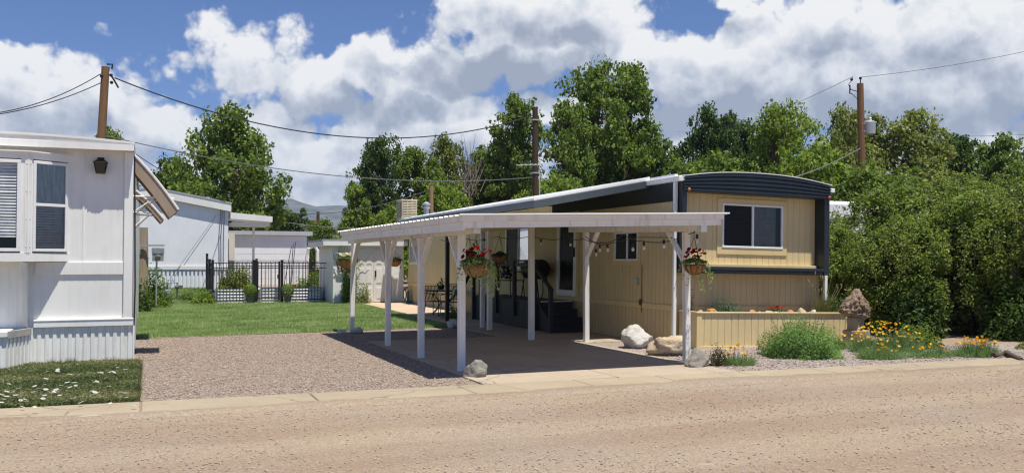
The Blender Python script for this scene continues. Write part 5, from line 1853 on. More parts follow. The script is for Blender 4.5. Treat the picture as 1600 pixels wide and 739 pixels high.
VAR = {
    'A': dict(a=(11, 10, 3.6, 1.6, 15, 420, 44, .27, .30), k=dict(rc=.62)),
    'B': dict(a=(23, 8, 3.8, 1.0, 13, 400, 48, .26, .28), k=dict(rc=.66, flat=.8)),
    'C': dict(a=(37, 9, 2.6, .8, 14, 340, 46, .25, .24), k=dict(rc=.55, spread=.8)),
    'D': dict(a=(41, 11, 4.6, 2.0, 18, 520, 44, .28, .36), k=dict(rc=.68, stems=2)),
    'E': dict(a=(59, 6, 3.4, .5, 11, 300, 50, .24, .2), k=dict(rc=.62, stems=3)),
}
CROWN = {}
for key, v in VAR.items():
    CROWN[key] = tree_parts(*v['a'], **v['k'])
CR_MESH = {}
TR_MESH = {}
def tree(key, label, px, ytop, Y, wpx, mat, zg=None, name='broadleaf_tree', rot=0.0, group='trees behind the homes', squash=1.0):
    """plant one tree: px/ytop/wpx are read off the photograph, Y is how far away it stands"""
    tp = PY(px, ytop, Y); zg = gh(tp.x, Y) if zg is None else zg
    H0, R0 = VAR[key]['a'][1], VAR[key]['a'][2]
    sz = (tp.z - zg) / (H0 * .985)
    sx = (PY(px + wpx / 2, ytop, Y) - PY(px - wpx / 2, ytop, Y)).length / 2 / (R0 * .98)
    r = thing(name, label, 'tree', (0, 0, 0), group)
    if key not in TR_MESH:
        t = obj('trunk', CROWN[key][0], M_bark, r); TR_MESH[key] = t.data
    else:
        t = bpy.data.objects.new('trunk', TR_MESH[key]); COL.objects.link(t); t.parent = r
    mk = (key, mat.name)
    if mk not in CR_MESH:
        me = CROWN[key][1].copy(); me.materials.clear(); me.materials.append(mat); CR_MESH[mk] = me
    c = bpy.data.objects.new('crown', CR_MESH[mk]); COL.objects.link(c); c.parent = r
    r.location = (tp.x, Y, zg); r.scale = (sx, sx * squash, sz); r.rotation_euler = (0, 0, rot)
    return r


tree('B', 'tall dark leafy tree standing behind the second white home', 356, 186, 56, 215, L_mid, rot=.6, name='broadleaf_tree')
tree('E', 'small tree peeping between the left awning and the far white home', 265, 255, 60, 130, L_dark, rot=2)
tree('C', 'crown just showing over the roof of the left white home', 165, 206, 70, 95, L_mid, rot=1)
tree('E', 'low dark tree right of the tall tree, above the block shed', 452, 330, 64, 110, L_dark, rot=.3)
tree('E', 'bright low tree at the foot of the mountain', 500, 346, 70, 90, L_mid, rot=4)
tree('D', 'dark tree with a leaning left crown above the garden shed', 590, 228, 60, 110, L_dark, rot=1.2)
tree('C', 'small light green tree at the left edge of the middle row', 553, 292, 58, 62, L_light, rot=.2)
tree('E', 'round fresh green tree directly behind the roof cooler', 615, 325, 50, 110, L_light, rot=2.4)
tree('A', 'mid green tree behind and right of the roof cooler', 650, 240, 62, 110, L_mid, rot=2.2)
tree('B', 'olive leaved tree with dead twigs showing at its top', 700, 232, 63, 110, L_olive, rot=3.1)
tree('C', 'dark narrow tree beside the bare grey branches', 752, 236, 64, 90, L_mid, rot=.4)
tree('E', 'light green tree low behind the patio roof', 690, 292, 52, 120, L_light, rot=.9)
tree('A', 'tall tree directly left of the dark middle pole', 806, 166, 60, 120, L_mid, rot=4.4)
tree('B', 'dark green tree filling in behind the dark middle pole', 800, 235, 66, 150, L_dark, rot=.7)
tree('D', 'tallest cottonwood rising above the tan home', 955, 114, 54, 178, L_mid, rot=2.9)
tree('A', 'bushy tree at the left shoulder of the tallest cottonwood', 893, 175, 52, 105, L_mid, rot=.5)
tree('E', 'light green low tree behind the white patio roof', 880, 282, 44, 130, L_light, rot=5)
tree('B', 'dark tree filling the foot of the tallest cottonwood', 960, 215, 58, 190, L_dark, rot=5.2)
tree('A', 'dark tree left of the gap of sky above the navy fascia', 1010, 205, 56, 80, L_mid, rot=1.3)
tree('B', 'dark grey green tree above the middle of the navy fascia', 1118, 188, 58, 125, L_dark, rot=2.0)
tree('C', 'dark spire of foliage at the right of the grey green tree', 1160, 196, 60, 90, L_dark, rot=5.5)
tree('D', 'yellow green tree above the right end of the navy fascia', 1222, 182, 46, 130, L_light, rot=.1)
tree('B', 'feathery tree just left of the transformer pole', 1320, 188, 46, 105, L_pale, rot=.8)
tree('D', 'broad pale tree behind the transformer pole', 1392, 190, 46, 150, L_pale, rot=1.9)
tree('E', 'mid green tree under the transformer above the shrubs', 1370, 270, 32, 180, L_mid, rot=.4)
tree('C', 'olive tree right of the broad pale tree', 1462, 222, 46, 90, L_olive, rot=2.6)
tree('A', 'dark tree on the skyline above the right hand shrubs', 1498, 222, 50, 90, L_dark, rot=3.4)
tree('B', 'rounded tree at the right end of the skyline', 1560, 232, 46, 120, L_mid, rot=4.1)
tree('E', 'tree closing the right edge behind the shrubs', 1625, 240, 40, 120, L_mid, rot=1.0)
tree('E', 'fresh green tree low between navy fascia and pole', 1268, 236, 36, 150, L_light, rot=3.3)
tree('E', 'dark low tree low behind the navy fascia', 1100, 250, 48, 190, L_mid, rot=3)
# bare dead branches
rd = random.Random(4)
dt_ = thing('dead_tree', 'bare grey branches sticking up among the green middle row', 'tree', (0, 0, 0))
p0 = PY(733, 290, 61); m = MB()
m.tube([(p0.x, 61, 0), (p0.x, 61, p0.z)], [.16, .08], 6)
for i in range(46):
    a = rd.uniform(-1, 1); l = rd.uniform(.8, 3.0)
    q = p0 + Vector((rd.uniform(-.7, .7), rd.uniform(-.6, .6), rd.uniform(-1, .8)))
    m.tube([q, q + Vector((a * .35 * l, rd.uniform(-.3, .3), l * .6)), q + Vector((a * .5 * l, rd.uniform(-.4, .4), l * 1.15))], [.03, .02, .008], 4)
obj('branches', m, M_dead, dt_)

# ------------------------------------------------------------------ the tall shrubs on the right
SH = []
for i, (seed, stems) in enumerate(((71, 5), (83, 6), (97, 5))):
    tr, cm_ = tree_parts(seed, 3.4, 1.75, .35, 16, 400, 98, .085, .13, rc=.23, stems=stems, flat=1.15, shell=.58, up=.5)
    # upright whips that give the shrub its broken outline
    rng = np.random.default_rng(seed + 1)
    nw = 130
    a = rng.uniform(0, 6.28, nw); r0 = 1.5 * np.sqrt(rng.random(nw)); zz = 3.4 * (1 - .28 * (r0 / 1.5) ** 2) - rng.uniform(.3, 1.0, nw)
    st = np.stack([r0 * np.cos(a), r0 * np.sin(a), zz], 1)
    dr = unit(np.stack([.35 * np.cos(a) * r0, .35 * np.sin(a) * r0, np.ones(nw)], 1) + rng.normal(0, .15, (nw, 3)))
    ln = rng.uniform(.5, 1.25, nw)
    P = []; 
    for j in range(nw):
        t = rng.random((36, 1)) * ln[j]
        P.append(st[j] + dr[j] * t + rng.normal(0, .055, (36, 3)))
        tr.tube([st[j], st[j] + dr[j] * ln[j]], [.008, .003], 4)
    P = np.concatenate(P); V, F = leaf_quads(rng, P, unit(rng.normal(0, .7, P.shape) + [0, 0, .6]), .08, .55, .2)
    n0 = len(cm_.vertices); V0 = np.empty(n0 * 3); cm_.vertices.foreach_get('co', V0)
    F0 = np.arange(n0).reshape(-1, 4)
    SH.append((tr, np_mesh('crown', np.concatenate([V0.reshape(-1, 3), V]), np.concatenate([F0, F + n0]))))
SHT = {}
def shrub(i, label, x, y, h, w, mat=L_hedge, rot=0.0, name='tall_shrub', group='tall shrubs beside the tan home'):
    r = thing(name, label, 'shrub', (0, 0, 0), group)
    if i not in SHT:
        SHT[i] = obj('branches', SH[i][0], M_bark, r).data
    else:
        t = bpy.data.objects.new('branches', SHT[i]); COL.objects.link(t); t.parent = r
    mk = ('S', i, mat.name)
    if mk not in CR_MESH:
        me = SH[i][1].copy(); me.materials.clear(); me.materials.append(mat); CR_MESH[mk] = me
    c = bpy.data.objects.new('crown', CR_MESH[mk]); COL.objects.link(c); c.parent = r
    r.location = (x, y, 0); r.scale = (w / 1.9, w / 1.9, h / 3.5); r.rotation_euler = (0, 0, rot)
    return r
shrub(0, 'tall leafy shrub touching the right corner of the tan home', 15.0, 17.0, 2.45, 1.6, rot=.3)
shrub(1, 'tall shrub directly behind the wood sculpture', 15.9, 15.2, 2.55, 1.6, rot=1.2)
shrub(2, 'tall shrub second to the right of the wood sculpture', 17.2, 14.6, 3.1, 1.75, rot=2.1)
shrub(0, 'highest shrub rising in the middle of the hedge row', 17.3, 17.2, 3.35, 1.9, rot=3.4)
shrub(1, 'tall shrub leaning out over the second poppy clump', 18.0, 13.4, 3.3, 1.7, rot=4.0)
shrub(2, 'tall shrub in the back of the hedge under the transformer', 19.2, 16.8, 3.7, 1.9, rot=5.1)
shrub(0, 'tall shrub at the right edge of the photo, nearest the street', 18.6, 12.0, 3.6, 1.7, rot=2.6)
shrub(1, 'tall shrub at the right edge, behind the one nearest the street', 20.4, 14.2, 4.0, 1.9, rot=.9)
shrub(2, 'tall shrub between the tan home and the white trailer', 15.6, 20.0, 2.3, 1.6, rot=.2)
shrub(1, 'olive tinted shrub showing lower stems at the right', 19.8, 11.0, 3.1, 1.6, mat=L_olive, rot=3.0)

# smaller bushes, each built on its own leaf mesh
def bush(name, label, x, y, w, h, nleaf, leaf, mat, seed, z=0.0, cat='bush', group=None, upright=.3, stems=14, stemr=.008, ratio=.5, core=.35):
    rng = np.random.default_rng(seed)
    r = thing(name, label, cat, (x, y, z), group)
    d = unit(rng.normal(size=(nleaf, 3)) * [1, 1, .8] + [0, 0, .25]); d[:, 2] = np.abs(d[:, 2])
    lump = 1 + .22 * np.sin(d[:, 0] * 5 + seed) * np.cos(d[:, 1] * 6 + d[:, 2] * 3)
    q = (core + (1 - core) * rng.random(nleaf) ** .6) * lump
    P = d * q[:, None] * np.array([w / 2, w / 2, h]) + rng.normal(0, .02, (nleaf, 3))
    P[:, 2] = np.maximum(P[:, 2], .02)
    N = unit(d * .5 + rng.normal(0, .6, (nleaf, 3)) + [0, 0, upright])
    V, F = leaf_quads(rng, P, N, leaf, ratio, -.4)
    fin('foliage', np_mesh('foliage', V, F), mat, r)
    m = MB(); rd = random.Random(seed)
    for i in range(stems):
        a = rd.uniform(0, 6.28); t = rd.uniform(.3, .95)
        p = (w / 2 * t * math.cos(a), w / 2 * t * math.sin(a), h * rd.uniform(.55, .95) * math.sqrt(max(.05, 1 - t * t)))
        m.tube([(0.03 * math.cos(a), .03 * math.sin(a), 0), (p[0] * .4, p[1] * .4, p[2] * .55), p], [stemr, stemr * .7, stemr * .3], 4)
    o = bpy.data.meshes.new('stems'); o.from_pydata(m.v, [], m.f)
    fin('stems', o, M_bark, r)
    return r
L_sage = leafmat('feathery grey green leaf', [(0.085, 0.164, 0.047), (0.145, 0.251, 0.076), (0.217, 0.339, 0.108), (0.290, 0.416, 0.163)], .4)
L_blue = leafmat('blue green leaf', [(0.062, 0.102, 0.066), (0.106, 0.156, 0.099), (0.163, 0.216, 0.143)], .3)
L_maroon = leafmat('dull maroon leaf', [(0.037, 0.034, 0.013), (0.062, 0.066, 0.022), (0.106, 0.084, 0.033)], .3)
b = bush('feathery_bush', 'round feathery green bush before the tan planter box', 10.35, 12.35, 1.4, .60, 17000, .042, L_sage, 5, upright=.7, ratio=.42, core=.4)
rng = np.random.default_rng(9)
P = []; st = MB()
for i in range(20):   # airy seed stalks above the bush
    a = rng.uniform(0, 6.28); r0 = .5 * math.sqrt(rng.random()); h = .62 + .26 * rng.random() * (1 - r0)
    p0 = Vector((r0 * .6 * math.cos(a), r0 * .6 * math.sin(a), .2)); p1 = Vector((r0 * 1.15 * math.cos(a), r0 * 1.15 * math.sin(a), h))
    st.tube([p0, p1], [.004, .002], 4)
    for j in range(9): P.append(p0.lerp(p1, .5 + .5 * rng.random()) + Vector(rng.normal(0, .015, 3)))
P = np.array(P); V, F = leaf_quads(rng, P, unit(rng.normal(size=P.shape)), .04, .3, -.5)
fin('seed_heads', np_mesh('seed_heads', V, F), L_sage, b)['kind'] = 'stuff'
o_ = bpy.data.meshes.new('stalks'); o_.from_pydata(st.v, [], st.f); fin('stalks', o_, L_sage, b)['kind'] = 'stuff'
bush('barberry_bush', 'small dark maroon green bush between the rough boulder and the first poppies', 8.25, 11.75, .34, .34, 700, .035, L_maroon, 6, upright=.2)
bush('peony_bush', 'dark green leafy bush between the two large poppy clumps', 13.35, 12.75, .85, .42, 2400, .075, L_mid, 7, upright=.4)
bush('rose_bush', 'rambling dark bush at the foot of the weathered meter post', .1, 33.4, 1.5, 1.45, 2600, .10, L_mid, 12)
bush('rose_bush', 'lower bush beside the awning wall below the meter boxes', -.25, 30.5, .9, .9, 1300, .09, L_dark, 13)
bush('golden_shrub', 'small golden green shrub at the left corner of the garden fence', 1.95, 35.2, .85, .58, 1600, .075, L_light, 14)
bush('weed_clump', 'loose weeds between the gas meter and the golden shrub', 1.45, 36.4, .7, .45, 700, .08, L_mid, 15, z=gh(1.45, 36.4))
bush('climbing_shrub', 'tall flowering climber on the left corner of the white garden shed', 7.1, 33.7, .62, 1.7, 3000, .075, L_mid, 16, upright=.2, core=.3)
bush('yellow_shrub', 'pale yellow green shrub in front of the shed doors', 7.6, 33.5, .55, .85, 900, .07, L_pale, 17, core=.2)
bush('tomato_plant', 'dense green plant inside the left garden fence run', 3.2, 36.6, 1.15, .95, 2600, .09, L_olive, 18, z=.45)
bush('tomato_plant', 'leafy plant beside the left gate post inside the fence', 3.6, 37.6, .8, 1.3, 1500, .09, L_mid, 19, z=.2)
bush('vegetable_plant', 'small green seedlings at the middle of the long raised bed', 5.75, 36.4, .6, .5, 500, .08, L_light, 20, z=.5)
bush('vegetable_plant', 'light green plant at the left of the small raised bed', 2.75, 36.4, .5, .6, 450, .08, L_light, 21, z=.45)
bush('vegetable_plant', 'green plants beyond the right end of the long raised bed', 6.7, 38.6, 1.0, .9, 1200, .09, L_mid, 22, z=.4)
bush('vegetable_plant', 'dry leafed plant in a box at the right of the raised beds', 6.75, 36.2, .45, .55, 500, .07, L_olive, 23)
bush('flower_clump', 'small leafy clump at the lawn corner behind the white stones', 7.9, 23.9, .6, .35, 500, .06, L_mid, 24)
bush('low_bush', 'low green bush growing at the right end of the tan planter', 13.05, 14.6, .8, .42, 1500, .05, L_dark, 25, z=.55)
bush('low_weeds', 'dull weeds at the right under the tall shrubs beside the kerb', 15.2, 11.6, .8, .18, 600, .06, L_olive, 27)
# bare vine on the shed corner
m = MB(); rd = random.Random(8)
for i in range(14):
    a = Vector((7.0 + rd.uniform(-.25, .25), 33.9, 1.2)); pts = [a]
    for j in range(5): pts.append(pts[-1] + Vector((rd.uniform(-.22, .22), rd.uniform(-.06, .02), rd.uniform(.05, .3))))
    m.tube(pts, [.02, .016, .013, .01, .008, .005], 4)
tag(obj('bare_vine', m, M_bark, loc=(7.0, 33.9, 1.2)), 'bare brown vine stems climbing over the shed corner under the eave', 'vine')
# ball topiaries in pots
M_pot = plain('grey pot', (.12, .125, .13), .7)
tp_ = thing('topiary', 'clipped green ball in a grey pot left of the garden gate', 'potted plant', (0, 0, 0), 'ball topiaries at the garden gate')
m = MB().lathe([(.11, 0), (.15, .24), (.17, .25), (.17, .29), (.14, .29)], 16)
obj('pot', m, M_pot, tp_)
rng = np.random.default_rng(30)
d = unit(rng.normal(size=(2600, 3))); P = d * (.225 + rng.normal(0, .012, (2600, 1))) + [0, 0, .50]
V, F = leaf_quads(rng, P, unit(d + rng.normal(0, .4, d.shape)), .04, .5)
fin('foliage_ball', np_mesh('foliage_ball', V, F), L_light, tp_)
tp_.location = (3.62, 35.15, .012); BASE[tp_.name] = Vector(tp_.location)
dup(tp_, (5.02, 35.15, .012), 1.0, None, 'clipped green ball in a grey pot right of the garden gate')

for i, (x, y, w) in enumerate(((16.5, 18.6, 2.4), (18.6, 18.4, 2.6), (20.9, 17.0, 2.6), (22.4, 14.6, 2.6), (21.6, 12.6, 2.2), (15.6, 18.2, 2.0), (19.2, 14.3, 1.8), (16.9, 13.35, 1.7), (18.2, 12.35, 1.7), (19.4, 11.1, 1.7), (15.3, 14.6, 1.3))):  # bushes added to fill the shade under the shrubs with dark leaves
    bush('shade_fill_bush', ('dark bush added as shade under the shrubs behind the wood sculpture', 'dark bush added as shade in the middle of the shrub row', 'dark bush added as shade behind the second poppy clump', 'dark bush added as shade at the far right under the shrubs', 'dark bush added as shade at the right edge close to the street', 'dark bush added as shade beside the right wall of the tan home', 'dark bush added as shade under the front of the shrub row', 'dark bush added as shade under the shrubs left of the second poppy clump', 'dark bush added as shade right of the last poppies', 'dark bush added as shade at the right end under the front shrubs', 'dark bush added as shade close behind the wood sculpture at its right')[i], x, y, w, 1.15, 3800, .10, L_dark, 100 + i, group='dark fill added as shade under the tall shrubs')
# ------------------------------------------------------------------ rocks, planter, flowers, baskets
def rock(name, label, loc, size, seed, mat, rz=0.0, sub=4, rough=.22, facets=7):
    bm = bmesh.new(); bmesh.ops.create_icosphere(bm, subdivisions=sub, radius=1.0)
    rd = random.Random(seed); off = Vector((rd.uniform(0, 50), rd.uniform(0, 50), rd.uniform(0, 50)))
    planes = []
    for i in range(facets):
        n = Vector((rd.gauss(0, 1), rd.gauss(0, 1), rd.gauss(.3, .8))).normalized(); planes.append((n, rd.uniform(.55, .85)))
    for v in bm.verts:
        p = v.co.copy()
        for n, dd in planes:
            k = p.dot(n)
            if k > dd: p -= n * (k - dd) * .97
        f = mn.fractal(p * 1.6 + off, 1.0, 2.0, 5)
        p *= 1 + rough * f * .8
        p += Vector(p).normalized() * mn.noise(p * 7 + off) * .04
        v.co = p
    zmin = min(v.co.z for v in bm.verts)
    for v in bm.verts:
        z = max(v.co.z, zmin * .55)
        v.co = Vector((v.co.x * size[0], v.co.y * size[1], (z - zmin * .55) * size[2]))
    me = bpy.data.meshes.new(name); bm.to_mesh(me); bm.free()
    o = fin(name, me, mat, smooth=True); o.location = loc; o.rotation_euler = (0, 0, rz)
    tag(o, label, 'rock'); BASE[o.name] = Vector(loc)
    return o
def rockmat(name, c0, c1, c2):
    m, nt, out = new_mat(name); v = coords(nt, kind='object')
    a = noise_n(nt, 3, 6, .6, v); b = noise_n(nt, 14, 6, .7, v); s = noise_n(nt, 2.2, 4, .6, coords(nt, (.6, .6, 3), 'object'))
    c = mixc(nt, ramp(nt, [(.35, 0), (.65, 1)], a), c0, c1)
    c = mixc(nt, ramp(nt, [(.5, 0), (.75, .8)], s), c, c2)
    c = mixc(nt, ramp(nt, [(.58, 0), (.75, .55)], b), c, [x * .45 for x in c0])
    bsdf(nt, out, c, .9, 0, .2, b, 1.0, .05); return m
R_white = rockmat('white limestone', (.62, .60, .56), (.50, .48, .44), (.66, .62, .55))
R_tan = rockmat('tan sandstone', (.56, .42, .27), (.62, .54, .42), (.42, .27, .14))
R_grey = rockmat('grey granite', (.34, .31, .26), (.26, .25, .22), (.40, .36, .29))
R_or = rockmat('orange sandstone', (.60, .30, .09), (.68, .45, .2), (.5, .25, .1))
rock('boulder', 'large white angular boulder on the gravel by the tan home', (8.55, 14.75, .0), (.44, .32, .29), 3, R_white, .4, facets=14)
rock('boulder', 'smooth tan hollowed boulder right of the white boulder', (8.32, 13.35, .0), (.36, .26, .22), 12, R_tan, -.2, facets=9, rough=.4)
rock('boulder', 'rough grey brown boulder at the foot of the front right carport post', (7.82, 11.72, .0), (.24, .20, .19), 7, R_grey, .9, facets=14)
rock('boulder', 'rounded grey boulder at the foot of the front left carport post', (4.27, 11.88, .0), (.19, .16, .17), 21, R_grey, .2, facets=3)
rock('cobble', 'low pale stone beside the rearmost left carport post', (4.42, 20.0, .012), (.17, .13, .09), 5, R_white, .2, 3)
rock('cobble', 'low pale stone left of the rearmost left carport post', (4.05, 20.1, .012), (.13, .12, .07), 6, R_white, 1.2, 3)
for i, (x, y, s, l) in enumerate(((6.92, 20.75, .16, 'biggest white stone of the little heap on the lawn corner'), (7.12, 20.6, .11, 'white stone at the right of the little heap'), (6.78, 20.55, .10, 'white stone at the left of the little heap'), (6.98, 20.5, .09, 'front white stone of the little heap'))):
    rock('cobble', l, (x, y, .012), (s, s * .9, s * .9), 30 + i, R_white, i, 3, .3)

# tan planter box along the front of the tan home
pb = thing('planter_box', 'long tan wooden planter box along the front of the tan home', 'planter', (9.41, 14.08, 0))
pb.rotation_euler = (0, R(1.5), 0)
X0, X1, Y0, Y1, PZ = 9.41, 12.98, 14.08, 14.69, .70
PF = frame((0, Y0, 0), (1, 0, 0), (0, -1, 0)); PL = frame((X0, 0, 0), (0, 1, 0), (-1, 0, 0)); PR = frame((X1, 0, 0), (0, 1, 0), (1, 0, 0))
m = MB().siding(PF, X0, X1, .06, PZ - .03, [], .152, .014, .008, .15).siding(PL, Y0, Y1, .0, PZ - .03, [], .2).siding(PR, Y0, Y1, 0, PZ - .03, [], .2)
obj('side_panel', m, M_tan, pb)
m = MB().box(X0 - .03, X1 + .03, Y0 - .035, Y0 + .06, PZ - .028, PZ).box(X0 - .03, X0 + .06, Y0 + .062, Y1, PZ - .028, PZ).box(X1 - .06, X1 + .03, Y0 + .062, Y1, PZ - .028, PZ)
obj('top_rail', m, M_tan2, pb, bevel=.005)
m = MB().box(X0 - .012, X1 + .012, Y0 - .022, Y0 - .001, -.02, .062)
m.box(X0 - .012, X0 + .10, Y0 - .016, Y0 - .001, .064, PZ - .03).box(X1 - .09, X1 + .012, Y0 - .016, Y0 - .001, .064, PZ - .03)
obj('corner_trim', m, M_tan2, pb, bevel=.004)
m = MB().box(X0 + .03, X1 - .03, Y0 + .05, Y1, .4, PZ - .06); obj('planter_soil', m, M_soil, pb)
def pz(x): return PZ - .06 - .026 * (x - X0)
rk = random.Random(9)
for i, (x, s, mt, l) in enumerate(((9.62, .075, R_tan, 'pale stone at the left end of the planter box'), (9.86, .085, R_or, 'bright orange stone left of the blue green plant in the planter'), (10.78, .075, R_or, 'orange stone just right of the blue green plant in the planter'),
        (11.0, .05, R_tan, 'small tan stone in the middle of the planter box'), (11.2, .07, R_tan, 'tan stone left of the red flowers in the planter'), (11.72, .075, R_or, 'orange tan stone right of the red flowers in the planter'), (12.02, .11, R_tan, 'biggest pale tan stone in the planter'), (12.28, .08, R_white, 'whitish stone near the right end of the planter'), (11.36, .05, R_white, 'small white stone in front of the red flowers in the planter'))):
    rock('planter_stone', l, (x, 14.25 + .05 * rk.random(), pz(x) - .005), (s * 1.3, s, s * .9), 50 + i, mt, rk.uniform(0, 3), 3)
bush('lavender', 'blue green tufted plant in the planter box', 10.3, 14.4, .62, .30, 1800, .05, L_blue, 33, z=pz(10.3), upright=.9, ratio=.22, core=.1)
def flower_mesh(r, cup, petals=4, ring=5):
    """open cupped flower: broad overlapping petals"""
    m = MB()
    for i in range(petals):
        a = 2 * math.pi * i / petals; w = 2 * math.pi / petals * .62
        vs = [(0, 0, 0)]
        for (t, rr, z) in ((-1, .62, .45), (-.7, .95, .85), (0, 1.0, 1.0), (.7, .95, .85), (1, .62, .45)):
            vs.append((r * rr * math.cos(a + t * w), r * rr * math.sin(a + t * w), cup * z + .002 * (i % 2)))
        m.add(vs, [(0, 1, 2), (0, 2, 3), (0, 3, 4), (0, 4, 5)])
    return m
def petal_mat(name, c0, c1):
    m, nt, out = new_mat(name)
    oi = nd(nt, 'ShaderNodeObjectInfo')
    c = mixc(nt, oi.outputs['Random'], c0, c1)
    d = nd(nt, 'ShaderNodeBsdfDiffuse'); t = nd(nt, 'ShaderNodeBsdfTranslucent'); nt.links.new(c, d.inputs[0]); nt.links.new(c, t.inputs[0])
    mx = nd(nt, 'ShaderNodeMixShader'); mx.inputs[0].default_value = .35
    nt.links.new(d.outputs[0], mx.inputs[1]); nt.links.new(t.outputs[0], mx.inputs[2]); nt.links.new(mx.outputs[0], out.inputs[0]); return m
def to_mesh(name, mb, mat):
    me = bpy.data.meshes.new(name); me.from_pydata(mb.v, [], mb.f); me.materials.append(mat); me.update(); return me
P_or = petal_mat('orange poppy petal', (.85, .30, .01), (.90, .50, .03))
P_ye = petal_mat('yellow poppy petal', (.92, .60, .04), (.92, .70, .12))
P_red = petal_mat('red petal', (.55, .008, .012), (.75, .03, .02))
P_mar = petal_mat('maroon petal', (.14, .004, .02), (.28, .008, .03))
P_wh = petal_mat('white petal', (.85, .85, .82), (.88, .86, .78))
P_cre = petal_mat('cream petal', (.82, .74, .40), (.85, .80, .6))
FL = {k: to_mesh('flower', flower_mesh(r, c, p), mt) for k, (r, c, p, mt) in dict(
    po=(.030, .026, 4, P_or), py=(.028, .022, 4, P_ye), red=(.040, .018, 5, P_red), mar=(.036, .016, 5, P_mar), cre=(.03, .018, 5, P_cre)).items()}
def put_flower(parent, mesh, p, rng, tilt=.5, s=1.0):
    o = bpy.data.objects.new('flower', mesh); COL.objects.link(o); o.parent = parent
    o.location = p; o.rotation_euler = (rng.uniform(-tilt, tilt), rng.uniform(-tilt, tilt), rng.uniform(0, 6.28)); k = s * rng.uniform(.75, 1.15); o.scale = (k, k, k)
    return o
bed = bush('red_flowers', 'low red flowers in the middle of the planter box', 11.45, 14.4, .35, .14, 260, .05, L_mid, 35, z=pz(11.45))
rr = np.random.default_rng(3)
for i in range(9): put_flower(bed, FL['red'], (rr.uniform(-.13, .13), rr.uniform(-.12, .05), rr.uniform(.10, .17)), rr)
# tall grass tuft at the right end of the planter
rng = np.random.default_rng(44)
gt = thing('ornamental_grass', 'tall dry grass tuft at the right end of the planter box', 'grass tuft', (12.62, 14.4, pz(12.6)))
n = 340; P = np.stack([rng.normal(0, .10, n), rng.normal(0, .06, n), np.zeros(n)], 1)
V, F = blades(rng, P, .36, .010, .55); fin('blades', np_mesh('blades', V, F), lawn_mat('dry grass', [(.10, .13, .04), (.22, .22, .08), (.34, .30, .14)]), gt)
m = MB()
for i in range(16):
    a = rng.normal(0, .16); b_ = rng.normal(0, .08); h = rng.uniform(.45, .85)
    m.tube([(a * .4, b_ * .4, 0), (a, b_, h * .6), (a * 1.5, b_ * 1.4, h)], [.004, .003, .002], 4); m.sphere((a * 1.5, b_ * 1.4, h), (.012, .012, .04), 5, 4)
o_ = bpy.data.meshes.new('stalks'); o_.from_pydata(m.v, [], m.f); fin('stalks', o_, plain('straw', (.30, .26, .12), .8), gt)
gt2 = bush('spent_flowers', 'dried stalks in the corner between planter and downspout', 9.55, 14.5, .25, .55, 160, .04, L_maroon, 46, z=.62, stems=18)

# california poppies
def poppies(label, cx, cy, w, dpt, h, nb, nf, seed, mix):
    rng = np.random.default_rng(seed)
    r = thing('poppy_clump', label, 'flowers', (cx, cy, .014), 'california poppies along the kerb')
    a = rng.uniform(0, 6.28, nb); q = np.sqrt(rng.random(nb))
    P = np.stack([w / 2 * q * np.cos(a), dpt / 2 * q * np.sin(a), np.zeros(nb)], 1)
    hh = h * (.45 + .55 * (1 - q ** 2)) * (.75 + .25 * np.sin(P[:, 0] * 7 + seed))
    out = np.stack([np.cos(a) * q, np.sin(a) * q, np.zeros(nb)], 1)
    d = rng.uniform(0, 6.28, nb); dd = np.stack([np.cos(d), np.sin(d), np.zeros(nb)], 1)
    V = np.empty((nb, 3, 3)); V[:, 0] = P - dd * .006; V[:, 1] = P + dd * .006
    V[:, 2] = P + out * .10 + rng.normal(0, .045, (nb, 3)) + np.array([0, 0, 1]) * (hh * rng.uniform(.4, 1.1, nb))[:, None]
    # feathery leaflets up the stems
    k = rng.integers(0, nb, nb * 2); t = rng.random((nb * 2, 1)) ** .7
    Q = P[k] * (1 - t) + V[k, 2] * t + rng.normal(0, .014, (nb * 2, 3))
    V2, F2 = leaf_quads(rng, Q, unit(rng.normal(size=Q.shape)), .032, .25, -.6)
    fin('stems', np_mesh('stems', V.reshape(-1, 3), np.arange(nb * 3).reshape(-1, 3)), L_poppy, r)
    fin('foliage', np_mesh('foliage', V2, F2), L_poppy, r)
    st = MB()
    for i in range(nf):
        a_ = rng.uniform(0, 6.28); q_ = math.sqrt(rng.random()) * 1.05
        p = Vector((w / 2 * q_ * math.cos(a_), dpt / 2 * q_ * math.sin(a_), h * (.62 + .62 * rng.random()) * (1 - .35 * q_ * q_)))
        st.tube([(p.x * .8, p.y * .8, .02), p], [.003, .002], 4, cap=False)
        put_flower(r, FL[mix[int(rng.integers(0, len(mix)))]], p, rng, .75)
    o_ = bpy.data.meshes.new('flower_stalks'); o_.from_pydata(st.v, [], st.f); fin('flower_stalks', o_, L_poppy, r)
    return r
L_poppy = leafmat('poppy foliage', [(0.126, 0.203, 0.095), (0.196, 0.297, 0.135), (0.294, 0.392, 0.189)], .35)
poppies('small poppy clump with a few orange flowers beside the rough boulder', 8.62, 11.72, .46, .36, .27, 700, 14, 61, ('po', 'po', 'py'))
poppies('largest poppy clump, orange and yellow, before the wood stump', 12.35, 12.45, 1.35, .95, .44, 2500, 95, 62, ('po', 'py', 'py', 'py'))
poppies('low green poppy clump, few flowers, right of the largest clump', 12.35, 11.45, .95, .45, .20, 900, 9, 63, ('po', 'py'))
poppies('poppy clump at the kerb edge in front of the stump', 11.4, 11.6, .8, .5, .22, 1400, 13, 66, ('po', 'py', 'py'))
poppies('separate poppy clump with deep orange flowers nearest the right edge', 13.15, 11.25, .72, .5, .30, 1200, 42, 64, ('po', 'po', 'po', 'py'))
poppies('yellow green clump between feathery bush and stump with yellow buds', 11.75, 13.2, .8, .5, .26, 1300, 16, 65, ('py',))

